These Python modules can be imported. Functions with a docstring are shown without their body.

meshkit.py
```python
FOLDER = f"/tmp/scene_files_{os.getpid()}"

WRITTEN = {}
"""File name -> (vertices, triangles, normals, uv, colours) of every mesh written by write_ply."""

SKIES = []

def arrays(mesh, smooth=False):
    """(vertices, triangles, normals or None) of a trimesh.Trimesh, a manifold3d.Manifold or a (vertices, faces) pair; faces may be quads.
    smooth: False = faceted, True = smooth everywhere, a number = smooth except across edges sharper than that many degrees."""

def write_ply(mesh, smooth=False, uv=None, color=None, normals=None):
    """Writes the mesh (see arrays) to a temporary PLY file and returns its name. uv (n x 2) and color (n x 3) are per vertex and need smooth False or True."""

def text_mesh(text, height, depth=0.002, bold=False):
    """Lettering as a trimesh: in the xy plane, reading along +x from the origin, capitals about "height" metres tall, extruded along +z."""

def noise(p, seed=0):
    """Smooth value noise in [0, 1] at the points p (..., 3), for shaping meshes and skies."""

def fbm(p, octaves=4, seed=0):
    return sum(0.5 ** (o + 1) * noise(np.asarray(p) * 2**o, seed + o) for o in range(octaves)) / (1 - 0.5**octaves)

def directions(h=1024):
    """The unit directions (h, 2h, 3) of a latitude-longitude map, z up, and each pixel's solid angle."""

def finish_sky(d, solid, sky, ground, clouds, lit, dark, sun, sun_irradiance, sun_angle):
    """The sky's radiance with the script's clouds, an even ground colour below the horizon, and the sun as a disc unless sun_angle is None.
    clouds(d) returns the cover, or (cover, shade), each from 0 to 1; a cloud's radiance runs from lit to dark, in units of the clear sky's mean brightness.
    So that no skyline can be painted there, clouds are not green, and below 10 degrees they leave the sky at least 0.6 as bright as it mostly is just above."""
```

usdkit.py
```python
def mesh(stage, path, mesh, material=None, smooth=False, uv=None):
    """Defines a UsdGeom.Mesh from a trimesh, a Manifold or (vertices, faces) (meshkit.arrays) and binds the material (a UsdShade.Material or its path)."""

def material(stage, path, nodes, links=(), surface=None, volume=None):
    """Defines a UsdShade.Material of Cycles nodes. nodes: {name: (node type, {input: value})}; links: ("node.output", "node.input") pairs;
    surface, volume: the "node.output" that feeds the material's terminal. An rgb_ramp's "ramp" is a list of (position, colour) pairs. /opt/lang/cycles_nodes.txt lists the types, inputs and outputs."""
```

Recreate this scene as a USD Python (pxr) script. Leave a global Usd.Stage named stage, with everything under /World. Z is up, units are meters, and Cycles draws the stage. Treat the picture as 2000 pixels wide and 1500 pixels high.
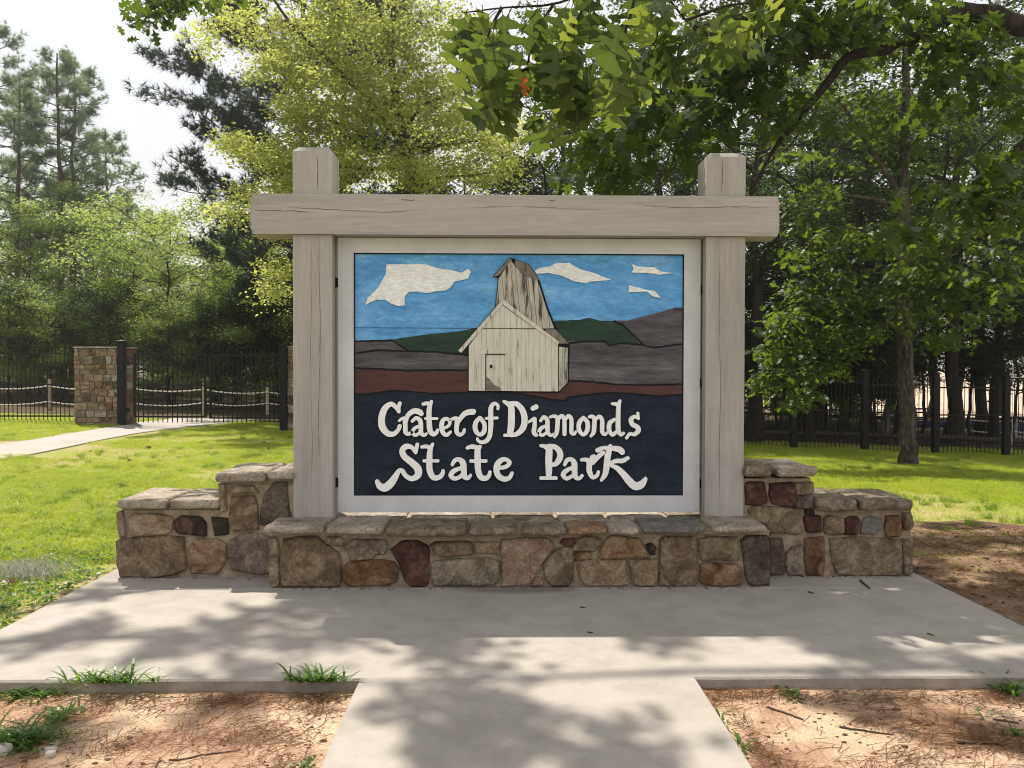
import math
import numpy as np, trimesh, usdkit, meshkit
import shapely.geometry as sg, shapely.ops as so
from scipy.spatial import Delaunay
from pxr import Usd, UsdGeom, UsdLux, UsdShade, Gf, Sdf, Vt

stage = Usd.Stage.CreateInMemory()
UsdGeom.SetStageUpAxis(stage, "Z")
UsdGeom.SetStageMetersPerUnit(stage, 1.0)
UsdGeom.Xform.Define(stage, "/World")
UsdGeom.Scope.Define(stage, "/World/Looks")

# ------------------------------------------------------------------ camera, sky, sun, exposure
EYE = np.array([0.0, 0.0, 1.55])
PITCH, YAW, ROLL = -1.0, -1.0, 0.12
FPX = 1600.0                      # focal length in pixels of the 2000 px wide photograph
cam = UsdGeom.Camera.Define(stage, "/World/camera")
cam.CreateHorizontalApertureAttr(36.0)
cam.CreateVerticalApertureAttr(27.0)
cam.CreateFocalLengthAttr(36.0 * FPX / 2000)
cam.CreateClippingRangeAttr(Gf.Vec2f(0.05, 2000))
EXPOSURE = 0.80
cam.CreateExposureAttr(EXPOSURE)
def _rot(axis, deg):
    return trimesh.transformations.rotation_matrix(math.radians(deg), axis)[:3, :3]
RC = _rot([0, 0, 1], YAW) @ _rot([1, 0, 0], 90 + PITCH) @ _rot([0, 0, 1], ROLL)
M = np.eye(4); M[:3, :3] = RC; M[:3, 3] = EYE
cam.AddTransformOp().Set(Gf.Matrix4d(*M.T.ravel().tolist()))

SUN = np.array([-0.30, 0.48, 1.0]); SUN /= np.linalg.norm(SUN)
SUN_EL, SUN_ROT = math.asin(SUN[2]), math.atan2(SUN[0], SUN[1])
usdkit.material(stage, "/World/Looks/sky_look", {
    "sky": ("sky_texture", {"sky_type": "single_scattering", "sun_disc": False, "sun_elevation": SUN_EL, "sun_rotation": SUN_ROT, "air_density": 1.0, "aerosol_density": 2.2, "ozone_density": 1.0}),
    "tc": ("texture_coordinate", {}),
    "mp": ("mapping", {"scale": (1.0, 1.0, 2.6)}),
    "n": ("noise_texture", {"scale": 2.2, "detail": 6.0, "roughness": 0.55}),
    "r": ("rgb_ramp", {"ramp": [(0.25, (0.78, 0.78, 0.78)), (0.6, (0.95, 0.95, 0.95))]}),
    "m": ("mix", {"mix_type": "mix", "color2": (3.55, 3.46, 3.42)}),
    "bg": ("background_shader", {"strength": 0.15})},
    [("tc.generated", "mp.vector"), ("mp.vector", "n.vector"), ("n.fac", "r.fac"), ("r.color", "m.fac"), ("sky.color", "m.color1"), ("m.color", "bg.color")], surface="bg.background")
sky = UsdLux.DomeLight.Define(stage, "/World/sky")
UsdShade.MaterialBindingAPI.Apply(sky.GetPrim()).Bind(UsdShade.Material.Get(stage, "/World/Looks/sky_look"))
sky.GetPrim().SetCustomDataByKey("kind", "structure")
sun = UsdLux.DistantLight.Define(stage, "/World/sun")
sun.CreateNormalizeAttr(True); sun.CreateIntensityAttr(1.12); sun.CreateAngleAttr(0.53); sun.CreateColorAttr(Gf.Vec3f(1.0, 0.93, 0.82))
sun.AddTransformOp().Set(Gf.Matrix4d().SetRotate(Gf.Rotation(Gf.Vec3d(0, 0, 1), Gf.Vec3d(*SUN.tolist()))))

# ------------------------------------------------------------------ helpers
def ray(px, py):
    return RC @ np.array([(px - 1000) / FPX, -(py - 750) / FPX, -1.0])
def P(px, py, Y):
    """the point on the plane y = Y that the photograph shows at that pixel"""
    d = ray(px, py); return EYE + d * (Y / d[1])
def G(px, py, z=0.0):
    d = ray(px, py); return EYE + d * ((z - EYE[2]) / d[2])
def PX(px, Y):
    return P(px, 722, Y)[0]

_count, ORIGIN = {}, {}
def uniq(parent, name):
    n = _count.get((parent, name), 0); _count[(parent, name)] = n + 1
    return f"{parent}/{name}" if n == 0 else f"{parent}/{name}_{n:03d}"
def tag(prim, label=None, cat=None, group=None, kind=None):
    for k, v in (("label", label), ("category", cat), ("group", group), ("kind", kind)):
        if v: prim.SetCustomDataByKey(k, v)
def thing(name, label, cat, loc=(0, 0, 0), group=None):
    path = uniq("/World", name)
    x = UsdGeom.Xform.Define(stage, path); x.AddTranslateOp().Set(Gf.Vec3d(*[float(c) for c in loc]))
    ORIGIN[path] = np.array(loc, float); tag(x.GetPrim(), label, cat, group)
    return path
def part(name, mesh, mat, parent="/World", smooth=False, label=None, cat=None, group=None, kind=None, uv=None):
    path = uniq(parent, name)
    o = ORIGIN.get(parent, np.zeros(3)); ORIGIN[path] = o
    if isinstance(mesh, trimesh.Trimesh): mesh = (mesh.vertices, mesh.faces)
    v, f = mesh
    m = usdkit.mesh(stage, path, (np.asarray(v, float) - o, f), mat, smooth, uv)
    tag(m.GetPrim(), label, cat, group, kind)
    return path
def copy_of(source, name, label, cat, loc, rz=0.0, sc=1.0, group=None):
    path = uniq("/World", name)
    x = UsdGeom.Xform.Define(stage, path)
    x.GetPrim().GetReferences().AddInternalReference(source)
    x.AddTranslateOp().Set(Gf.Vec3d(*[float(c) for c in loc])); x.AddRotateZOp().Set(float(rz))
    s = (sc, sc, sc) if np.ndim(sc) == 0 else sc
    x.AddScaleOp().Set(Gf.Vec3f(*[float(c) for c in s]))
    x.GetPrim().SetInstanceable(True); tag(x.GetPrim(), label, cat, group)
    return path
def instancer(name, protos, pos, rz, scale, idx, kind="stuff", label=None, cat=None, parent="/World"):
    path = uniq(parent, name)
    pi = UsdGeom.PointInstancer.Define(stage, path)
    rel = pi.CreatePrototypesRel()
    for k, (nm, mesh, mat) in enumerate(protos):
        pp = f"{path}/{nm}"
        usdkit.mesh(stage, pp, mesh, mat, False); rel.AddTarget(pp)
    pi.CreatePositionsAttr(Vt.Vec3fArray.FromNumpy(np.asarray(pos, np.float32)))
    pi.CreateProtoIndicesAttr(Vt.IntArray.FromNumpy(np.asarray(idx, np.int32)))
    h = np.radians(np.asarray(rz)) / 2
    pi.CreateOrientationsAttr(Vt.QuathArray([Gf.Quath(float(c), 0, 0, float(s)) for c, s in zip(np.cos(h), np.sin(h))]))
    sc = np.asarray(scale, np.float32); sc = np.repeat(sc[:, None], 3, 1) if sc.ndim == 1 else sc
    pi.CreateScalesAttr(Vt.Vec3fArray.FromNumpy(sc))
    tag(pi.GetPrim(), label, cat, None, kind)
    return path
def cat_mesh(ms):
    V, F, n = [], [], 0
    for v, f in ms:
        v, f = np.asarray(v, float), np.asarray(f, int)
        if f.shape[1] == 4: f = np.vstack([f[:, [0, 1, 2]], f[:, [0, 2, 3]]])
        V.append(v); F.append(f + n); n += len(v)
    return np.vstack(V), np.vstack(F)
def tube(points, radii, sides=6, cap=True):
    p = np.asarray(points, float); n = len(p)
    t = np.gradient(p, axis=0); t /= np.linalg.norm(t, axis=1, keepdims=True) + 1e-12
    ref = np.array([0.13, 0.97, 0.21]) if abs(t[:, 1]).mean() < 0.8 else np.array([0.97, 0.1, 0.2])
    a = np.cross(t, ref); a /= np.linalg.norm(a, axis=1, keepdims=True) + 1e-12
    b, ang = np.cross(t, a), np.arange(sides) * 2 * np.pi / sides
    r = np.broadcast_to(radii, (n,))
    v = (p[:, None] + r[:, None, None] * (np.cos(ang)[None, :, None] * a[:, None] + np.sin(ang)[None, :, None] * b[:, None])).reshape(-1, 3)
    i, j = np.meshgrid(np.arange(n - 1), np.arange(sides), indexing="ij")
    q = np.stack([i * sides + j, i * sides + (j + 1) % sides, (i + 1) * sides + (j + 1) % sides, (i + 1) * sides + j], -1).reshape(-1, 4)
    f = np.vstack([q[:, [0, 1, 2]], q[:, [0, 2, 3]]])
    if cap:
        v = np.vstack([v, p[0], p[-1]]); k = np.arange(sides)
        f = np.vstack([f, np.stack([np.full(sides, n * sides), (k + 1) % sides, k], 1), np.stack([np.full(sides, n * sides + 1), (n - 1) * sides + k, (n - 1) * sides + (k + 1) % sides], 1)])
    return v, f
def box(x0, x1, y0, y1, z0, z1, bev=0.0):
    if bev <= 0:
        m = trimesh.creation.box([x1 - x0, y1 - y0, z1 - z0])
    else:
        b = bev; c = []
        X, Y, Z = (x1 - x0) / 2, (y1 - y0) / 2, (z1 - z0) / 2
        for sx in (-1, 1):
            for sy in (-1, 1):
                for sz in (-1, 1):
                    c += [(sx * X, sy * (Y - b), sz * (Z - b)), (sx * (X - b), sy * Y, sz * (Z - b)), (sx * (X - b), sy * (Y - b), sz * Z)]
        m = trimesh.convex.convex_hull(np.array(c))
    v = np.array(m.vertices) + [(x0 + x1) / 2, (y0 + y1) / 2, (z0 + z1) / 2]
    return v, np.array(m.faces)
def grid_box(x0, x1, y0, y1, z0, z1, step):
    """closed box whose faces are grids, for displacing"""
    L = np.array([x1 - x0, y1 - y0, z1 - z0]); n = np.maximum(1, np.round(L / step).astype(int))
    ms = []
    for ax in range(3):
        u, w = (ax + 1) % 3, (ax + 2) % 3
        for s in (0, 1):
            gu, gw = np.meshgrid(np.linspace(0, 1, n[u] + 1), np.linspace(0, 1, n[w] + 1), indexing="ij")
            v = np.zeros((gu.size, 3)); v[:, ax] = s; v[:, u] = gu.ravel(); v[:, w] = gw.ravel()
            i, j = np.meshgrid(np.arange(n[u]), np.arange(n[w]), indexing="ij"); q = i * (n[w] + 1) + j
            q = np.stack([q, q + n[w] + 1, q + n[w] + 2, q + 1], -1).reshape(-1, 4)
            ms.append((v, q if s else q[:, ::-1]))
    v, f = cat_mesh(ms)
    m = trimesh.Trimesh(v * L + [x0, y0, z0], f, process=True); m.merge_vertices()
    return np.array(m.vertices), np.array(m.faces)
def nz(p, scale, seed=0.0):
    return 2 * meshkit.fbm(np.asarray(p, float) * scale + seed * 17.31, 3) - 1
def rock(x0, x1, y0, y1, z0, z1, step, r, amp, scale, seed):
    """a rounded, uneven stone"""
    v, f = grid_box(x0, x1, y0, y1, z0, z1, step)
    lo, hi = np.array([x0, y0, z0]) + r, np.array([x1, y1, z1]) - r
    c = np.clip(v, np.minimum(lo, (lo + hi) / 2), np.maximum(hi, (lo + hi) / 2)); d = v - c; l = np.linalg.norm(d, axis=1, keepdims=True)
    v = c + d / np.maximum(l, 1e-9) * np.minimum(l, r)
    ctr = np.array([(x0 + x1) / 2, (y0 + y1) / 2, (z0 + z1) / 2])
    dr = (v - ctr) / (np.linalg.norm(v - ctr, axis=1, keepdims=True) + 1e-9)
    k = np.stack([nz(v, scale, seed), nz(v, scale, seed + 3), nz(v, scale, seed + 7)], 1)
    return v + amp * k * np.array([1, 1, .7]) + dr * (amp * 0.5 * nz(v, scale * 2.3, seed + 11))[:, None], f
def face_stone(poly, Yf, depth, bulge, seed, step=0.024):
    """a stone set in a wall: outline in (x, z), a pillowed rough face at about y = Yf - bulge, sides back to Yf + depth"""
    rng = np.random.default_rng(seed)
    pg = sg.Polygon(poly).buffer(0).buffer(0.006, join_style=2)
    if pg.geom_type != "Polygon": pg = max(pg.geoms, key=lambda g: g.area)
    ring = pg.exterior; n = max(10, int(ring.length / step))
    B = np.array([ring.interpolate(i / n, normalized=True).coords[0] for i in range(n)])
    B += 0.005 * np.stack([nz(np.c_[B * 22, np.zeros(n)], 1, seed), nz(np.c_[B * 14, np.ones(n)], 1, seed)], 1)
    pg2 = sg.Polygon(B).buffer(0); pg2 = pg2 if pg2.geom_type == "Polygon" else max(pg2.geoms, key=lambda g: g.area)
    rings = [B]
    for d in (0.006, 0.016):
        q = pg2.buffer(-d)
        if q.is_empty: continue
        q = q if q.geom_type == "Polygon" else max(q.geoms, key=lambda g: g.area)
        m = max(8, int(q.exterior.length / step)); rings.append(np.array([q.exterior.interpolate(i / m, normalized=True).coords[0] for i in range(m)]))
    x0, z0, x1, z1 = pg2.bounds; inner = pg2.buffer(-0.016 - step * 0.5)
    gx, gz = np.meshgrid(np.arange(x0, x1, step), np.arange(z0, z1, step))
    pts = np.c_[gx.ravel(), gz.ravel()] + rng.uniform(-.3, .3, (gx.size, 2)) * step
    pts = [p for p in pts if inner.contains(sg.Point(p))] if not inner.is_empty else []
    A = np.vstack(rings + ([np.array(pts)] if len(pts) else []))
    tri = Delaunay(A).simplices
    cen = A[tri].mean(1); keep = np.array([pg2.buffer(1e-5).contains(sg.Point(c)) for c in cen]); tri = tri[keep]
    a = A[tri]; cr = (a[:, 1, 0] - a[:, 0, 0]) * (a[:, 2, 1] - a[:, 0, 1]) - (a[:, 1, 1] - a[:, 0, 1]) * (a[:, 2, 0] - a[:, 0, 0])
    tri[cr < 0] = tri[cr < 0][:, ::-1]
    dist = np.array([pg2.exterior.distance(sg.Point(p)) for p in A])
    tilt = rng.uniform(-.03, .03, 2)
    q3 = np.c_[A, np.zeros(len(A))]
    y = Yf - bulge * (1 - np.exp(-dist / 0.004)) - 0.013 * nz(q3, 6, seed) * np.minimum(1, dist / .012) - 0.010 * nz(q3, 25, seed + 1) * np.minimum(1, dist / .012) + ((A - A.mean(0)) @ tilt) * np.minimum(1, dist / .02)
    v = np.c_[A[:, 0], y, A[:, 1]]
    nb = len(B); back = np.c_[B[:, 0], np.full(nb, Yf + depth), B[:, 1]]
    k = np.arange(nb); o = len(v)
    side = np.vstack([np.stack([k, o + k, (k + 1) % nb], 1), np.stack([(k + 1) % nb, o + k, o + (k + 1) % nb], 1)])
    if sg.Polygon(B).exterior.is_ccw is False: side = side[:, ::-1]
    return np.vstack([v, back]), np.vstack([tri, side])

# ------------------------------------------------------------------ materials
LOOKS = "/World/Looks/"
ALBEDO = 0.93          # one common scale on the base colours of stone, wood, paint and soil
def noisy(name, ramp, scale=6.0, detail=6.0, rough=0.8, spec=0.3, bump=0.0, bump_scale=40.0, stretch=(1, 1, 1), fine=0.0, fine_scale=60.0, distortion=0.0, coord="geometry"):
    nodes = {"g": ("geometry", {}) if coord == "geometry" else ("texture_coordinate", {}),
             "mp": ("mapping", {"scale": stretch}),
             "n": ("noise_texture", {"scale": scale, "detail": detail, "roughness": 0.62, "distortion": distortion}),
             "r": ("rgb_ramp", {"ramp": [(t, tuple(ALBEDO * x for x in c)) for t, c in ramp]}),
             "p": ("principled_bsdf", {"roughness": rough, "specular_ior_level": spec})}
    out = "g.position" if coord == "geometry" else "g.object"
    links = [(out, "mp.vector"), ("mp.vector", "n.vector"), ("n.fac", "r.fac")]
    col = "r.color"
    if fine > 0:
        nodes["n2"] = ("noise_texture", {"scale": fine_scale, "detail": 4.0, "roughness": 0.7})
        nodes["r2"] = ("rgb_ramp", {"ramp": [(0.3, (1 - fine,) * 3), (0.7, (1 + fine * .6,) * 3)]})
        nodes["mu"] = ("mix", {"mix_type": "multiply", "fac": 1.0})
        links += [("mp.vector", "n2.vector"), ("n2.fac", "r2.fac"), (col, "mu.color1"), ("r2.color", "mu.color2")]
        col = "mu.color"
    links.append((col, "p.base_color"))
    if bump > 0:
        nodes["nb"] = ("noise_texture", {"scale": bump_scale, "detail": 5.0, "roughness": 0.65})
        nodes["b"] = ("bump", {"strength": 1.0, "distance": bump})
        links += [("mp.vector", "nb.vector"), ("nb.fac", "b.height"), ("b.normal", "p.normal")]
    usdkit.material(stage, LOOKS + name, nodes, links, surface="p.BSDF")
    return LOOKS + name
def plain(name, c, rough=0.6, spec=0.4, metallic=0.0):
    usdkit.material(stage, LOOKS + name, {"p": ("principled_bsdf", {"base_color": c, "roughness": rough, "specular_ior_level": spec, "metallic": metallic})}, [], surface="p.BSDF")
    return LOOKS + name
def leafy(name, ramp, trans, mix=0.45, rough=0.42, spec=0.35):
    """ramp: colours spread over the leaves, one per leaf; trans: how the light that passes through is coloured"""
    usdkit.material(stage, LOOKS + name, {
        "g": ("geometry", {}), "r": ("rgb_ramp", {"ramp": ramp}), "t": ("rgb_ramp", {"ramp": trans}),
        "p": ("principled_bsdf", {"roughness": rough, "specular_ior_level": spec}), "tr": ("translucent_bsdf", {}), "m": ("mix_closure", {"fac": mix})},
        [("g.random_per_island", "r.fac"), ("g.random_per_island", "t.fac"), ("r.color", "p.base_color"), ("t.color", "tr.color"), ("p.BSDF", "m.closure1"), ("tr.BSDF", "m.closure2")], surface="m.closure")
    return LOOKS + name
def C(r, g, b):
    """an sRGB 0-255 colour as linear"""
    return tuple(((c / 255) / 12.92 if c / 255 <= .04045 else ((c / 255 + .055) / 1.055) ** 2.4) for c in (r, g, b))
# ------------------------------------------------------------------ ground, pavement, path, dirt, field
def sstep(a, b, x):
    t = np.clip((x - a) / (b - a), 0, 1); return t * t * (3 - 2 * t)
def hgt(x, y):
    x, y = np.asarray(x, float), np.asarray(y, float)
    far = np.clip(-0.2 - 0.035 * x, -0.9, 0.75)
    return -0.03 + (far + 0.03) * sstep(6.5, 20, y)
concrete = noisy("concrete", [(0.25, (0.32, 0.295, 0.268)), (0.5, (0.375, 0.348, 0.316)), (0.75, (0.415, 0.388, 0.354))], scale=1.6, detail=9, rough=0.88, spec=0.2, bump=0.0015, bump_scale=160, fine=0.10, fine_scale=190)
usdkit.material(stage, LOOKS + "concrete_stained", {
    "g": ("geometry", {}), "n": ("noise_texture", {"scale": 1.6, "detail": 9.0, "roughness": 0.62}), "r": ("rgb_ramp", {"ramp": [(0.25, (0.288, 0.262, 0.234)), (0.5, (0.335, 0.308, 0.275)), (0.75, (0.372, 0.344, 0.31))]}),
    "n2": ("noise_texture", {"scale": 210.0, "detail": 4.0, "roughness": 0.7}), "r2": ("rgb_ramp", {"ramp": [(0.3, (0.86, 0.86, 0.86)), (0.7, (1.08, 1.08, 1.08))]}), "mu": ("mix", {"mix_type": "multiply", "fac": 1.0}),
    "n3": ("noise_texture", {"scale": 5.0, "detail": 7.0, "roughness": 0.7}), "r3": ("rgb_ramp", {"ramp": [(0.3, (0.84, 0.83, 0.82)), (0.55, (1.0, 1.0, 1.0))]}), "mu3": ("mix", {"mix_type": "multiply", "fac": 1.0}),
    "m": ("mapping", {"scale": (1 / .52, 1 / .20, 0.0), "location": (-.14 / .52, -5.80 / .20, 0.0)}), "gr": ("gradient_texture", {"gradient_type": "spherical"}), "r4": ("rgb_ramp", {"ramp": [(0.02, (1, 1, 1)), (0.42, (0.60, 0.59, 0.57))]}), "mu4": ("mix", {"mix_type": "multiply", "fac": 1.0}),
    "b": ("bump", {"strength": 1.0, "distance": 0.0015}), "nb": ("noise_texture", {"scale": 160.0, "detail": 5.0}), "p": ("principled_bsdf", {"roughness": 0.88, "specular_ior_level": 0.2})},
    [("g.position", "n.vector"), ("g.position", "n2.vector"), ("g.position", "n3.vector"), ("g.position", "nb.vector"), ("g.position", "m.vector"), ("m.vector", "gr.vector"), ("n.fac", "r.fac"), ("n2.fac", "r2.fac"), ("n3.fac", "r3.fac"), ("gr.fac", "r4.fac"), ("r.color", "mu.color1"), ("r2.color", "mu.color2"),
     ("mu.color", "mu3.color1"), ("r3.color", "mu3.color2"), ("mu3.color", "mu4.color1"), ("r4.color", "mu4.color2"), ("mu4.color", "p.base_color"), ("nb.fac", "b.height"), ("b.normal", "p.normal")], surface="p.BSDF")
slab_look = LOOKS + "concrete_stained"
concrete_side = noisy("concrete_edge", [(0.3, (0.20, 0.165, 0.135)), (0.7, (0.33, 0.29, 0.25))], scale=9, detail=6, rough=0.9, bump=0.004, bump_scale=60)
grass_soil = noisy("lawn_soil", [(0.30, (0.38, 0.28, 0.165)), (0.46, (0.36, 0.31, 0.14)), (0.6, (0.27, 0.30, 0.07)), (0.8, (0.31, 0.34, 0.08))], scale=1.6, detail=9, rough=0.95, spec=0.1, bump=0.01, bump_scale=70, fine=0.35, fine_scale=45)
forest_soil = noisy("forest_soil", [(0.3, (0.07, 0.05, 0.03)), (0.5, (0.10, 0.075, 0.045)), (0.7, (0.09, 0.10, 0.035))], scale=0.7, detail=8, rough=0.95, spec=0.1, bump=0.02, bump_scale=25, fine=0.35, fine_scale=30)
sand_dirt = noisy("sandy_dirt", [(0.30, (0.17, 0.095, 0.06)), (0.42, (0.33, 0.205, 0.13)), (0.53, (0.52, 0.37, 0.25)), (0.75, (0.62, 0.48, 0.35))], scale=1.5, detail=9, rough=0.95, spec=0.1, bump=0.012, bump_scale=55, fine=0.35, fine_scale=70)
field_soil = noisy("field_soil", [(0.3, (0.42, 0.31, 0.23)), (0.6, (0.52, 0.40, 0.31)), (0.8, (0.46, 0.36, 0.27))], scale=0.12, detail=8, rough=0.95, spec=0.1, fine=0.15, fine_scale=2)

def sheet(xs, ys, zf):
    X, Y = np.meshgrid(xs, ys, indexing="ij"); v = np.c_[X.ravel(), Y.ravel(), zf(X, Y).ravel()]
    i, j = np.meshgrid(np.arange(len(xs) - 1), np.arange(len(ys) - 1), indexing="ij"); q = i * len(ys) + j
    return v, np.stack([q, q + len(ys), q + len(ys) + 1, q + 1], -1).reshape(-1, 4)
def lawn_z(X, Y):
    z = hgt(X, Y) + 0.018 * nz(np.stack([X, Y, 0 * X], -1), 0.8, 1) * np.ones_like(X)
    under = (X > -2.9) & (X < 3.14) & (Y > 3.0) & (Y < 6.55)
    z = np.where(under | (Y < 4.0), z - 0.16, z)
    return np.where(Y > 23.2, z - 0.1, z)
xs = np.unique(np.r_[np.linspace(-400, -30, 12), np.linspace(-30, -14, 17), np.linspace(-14, 14, 113), np.linspace(14, 30, 17), np.linspace(30, 400, 12)])
ys = np.unique(np.r_[np.linspace(-60, 0, 6), np.linspace(0, 24, 97), np.linspace(24, 40, 17), np.linspace(40, 500, 24)])
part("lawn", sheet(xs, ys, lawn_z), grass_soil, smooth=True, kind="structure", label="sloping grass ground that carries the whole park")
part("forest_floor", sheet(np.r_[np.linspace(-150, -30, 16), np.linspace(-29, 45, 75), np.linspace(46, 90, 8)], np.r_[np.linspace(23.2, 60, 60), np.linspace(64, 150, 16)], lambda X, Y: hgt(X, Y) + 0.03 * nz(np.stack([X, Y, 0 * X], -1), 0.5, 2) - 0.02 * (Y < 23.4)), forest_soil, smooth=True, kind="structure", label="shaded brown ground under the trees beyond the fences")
part("field", sheet(np.linspace(2, 240, 60), np.linspace(40, 320, 60), lambda X, Y: hgt(X, Y) + 0.14 + 0.10 * nz(np.stack([X, Y, 0 * X], -1), 0.15, 2) + 3.0 * sstep(120, 320, Y)), field_soil, smooth=True, kind="structure", label="pale sunlit bare field beyond the trees on the right")

SX0, SX1, SY0, SY1, WX0, WX1 = -2.96, 3.20, 4.09, 5.768, -0.69, 1.0
tee = sg.Polygon([(SX0, SY0), (WX0, SY0), (WX0, -1.5), (WX1, -1.5), (WX1, SY0), (SX1, SY0), (SX1, SY1), (SX0, SY1)])
def slab(poly, z0, z1, bev=0.008):
    a = trimesh.creation.extrude_polygon(poly, z1 - z0 - bev); a.apply_translation([0, 0, z0])
    inner = poly.buffer(-bev, join_style=2)
    A, B = np.array(poly.exterior.coords)[:-1], np.array(inner.exterior.coords)[:-1]
    B = np.array([B[np.argmin(((B - p) ** 2).sum(1))] for p in A]); n = len(A); k = np.arange(n)
    v = np.vstack([np.c_[A, np.full(n, z1 - bev)], np.c_[B, np.full(n, z1)]])
    f = np.vstack([np.stack([k, (k + 1) % n, n + (k + 1) % n], 1), np.stack([k, n + (k + 1) % n, n + k], 1)])
    if not poly.exterior.is_ccw: f = f[:, ::-1]
    tv, tf = trimesh.creation.triangulate_polygon(inner)
    return cat_mesh([(np.array(a.vertices), np.array(a.faces)), (v, f), (np.c_[tv, np.full(len(tv), z1)], tf)])
part("concrete_slab", slab(tee, -0.16, 0.0), slab_look, kind="structure", label="pale concrete slab and walkway in front of the sign")
part("concrete_slab", slab(sg.box(SX0, 5.778, SX1, 6.62), -0.16, 0.0), slab_look, kind="structure", label="narrow concrete strip under the stone wall, behind the slab's joint")
# the slab's rough front edge, its shade put into a darker colour, set 3 mm proud
for x0, x1 in ((SX0, WX0 - 0.006), (WX1 + 0.006, SX1)):
    v, f = grid_box(x0, x1, SY0 - 0.004, SY0 + 0.05, -0.15, -0.009, 0.03)
    v[:, 1] -= 0.004 * np.abs(nz(v, 12, 4)) * (v[:, 1] < SY0)
    part("slab_edge", (v, f), concrete_side, kind="structure", label="rough front edge of the concrete slab, its shade painted in darker")

def dirt_z(X, Y):
    q = np.stack([X, Y, 0 * X], -1)
    return -0.062 + 0.022 * nz(q, 1.3, 5) + 0.010 * nz(q, 6, 6) + 0.004 * nz(q, 22, 9)
part("dirt", sheet(np.linspace(-6, WX0 - 0.002, 190), np.linspace(1.6, SY0 - 0.006, 110), dirt_z), sand_dirt, smooth=True, kind="structure", label="sandy bare ground to the left of the walkway")
part("dirt", sheet(np.linspace(WX1 + 0.002, 6, 190), np.linspace(1.6, SY0 - 0.006, 110), dirt_z), sand_dirt, smooth=True, kind="structure", label="sandy bare ground to the right of the walkway, strewn with pine needles")

def bare_z(X, Y):
    e = np.minimum(np.minimum(X - (SX1 + .004), 7.4 - X), np.minimum(Y - 4.05, 8.6 - Y)) + .5 * nz(np.stack([X, Y, 0 * X], -1), .9, 21)
    return lawn_z(np.maximum(X, 3.2), Y) - .03 + .05 * sstep(-.25, .35, np.where(X < 3.6, 1.0, e)) + 0.008 * nz(np.stack([X, Y, 0 * X], -1), 7, 5)
litter_soil = noisy("litter_soil", [(0.3, (0.07, 0.042, 0.026)), (0.45, (0.15, 0.095, 0.06)), (0.6, (0.25, 0.175, 0.115)), (0.78, (0.38, 0.29, 0.20))], scale=3.2, detail=10, rough=0.95, spec=0.1, bump=0.012, bump_scale=60, fine=0.4, fine_scale=60)
part("bare_ground", sheet(np.linspace(SX1 + .003, 7.4, 90), np.linspace(4.05, 8.6, 90), bare_z), litter_soil, smooth=True, kind="structure", label="bare brown leaf-littered ground to the right of the slab and wall")
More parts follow.
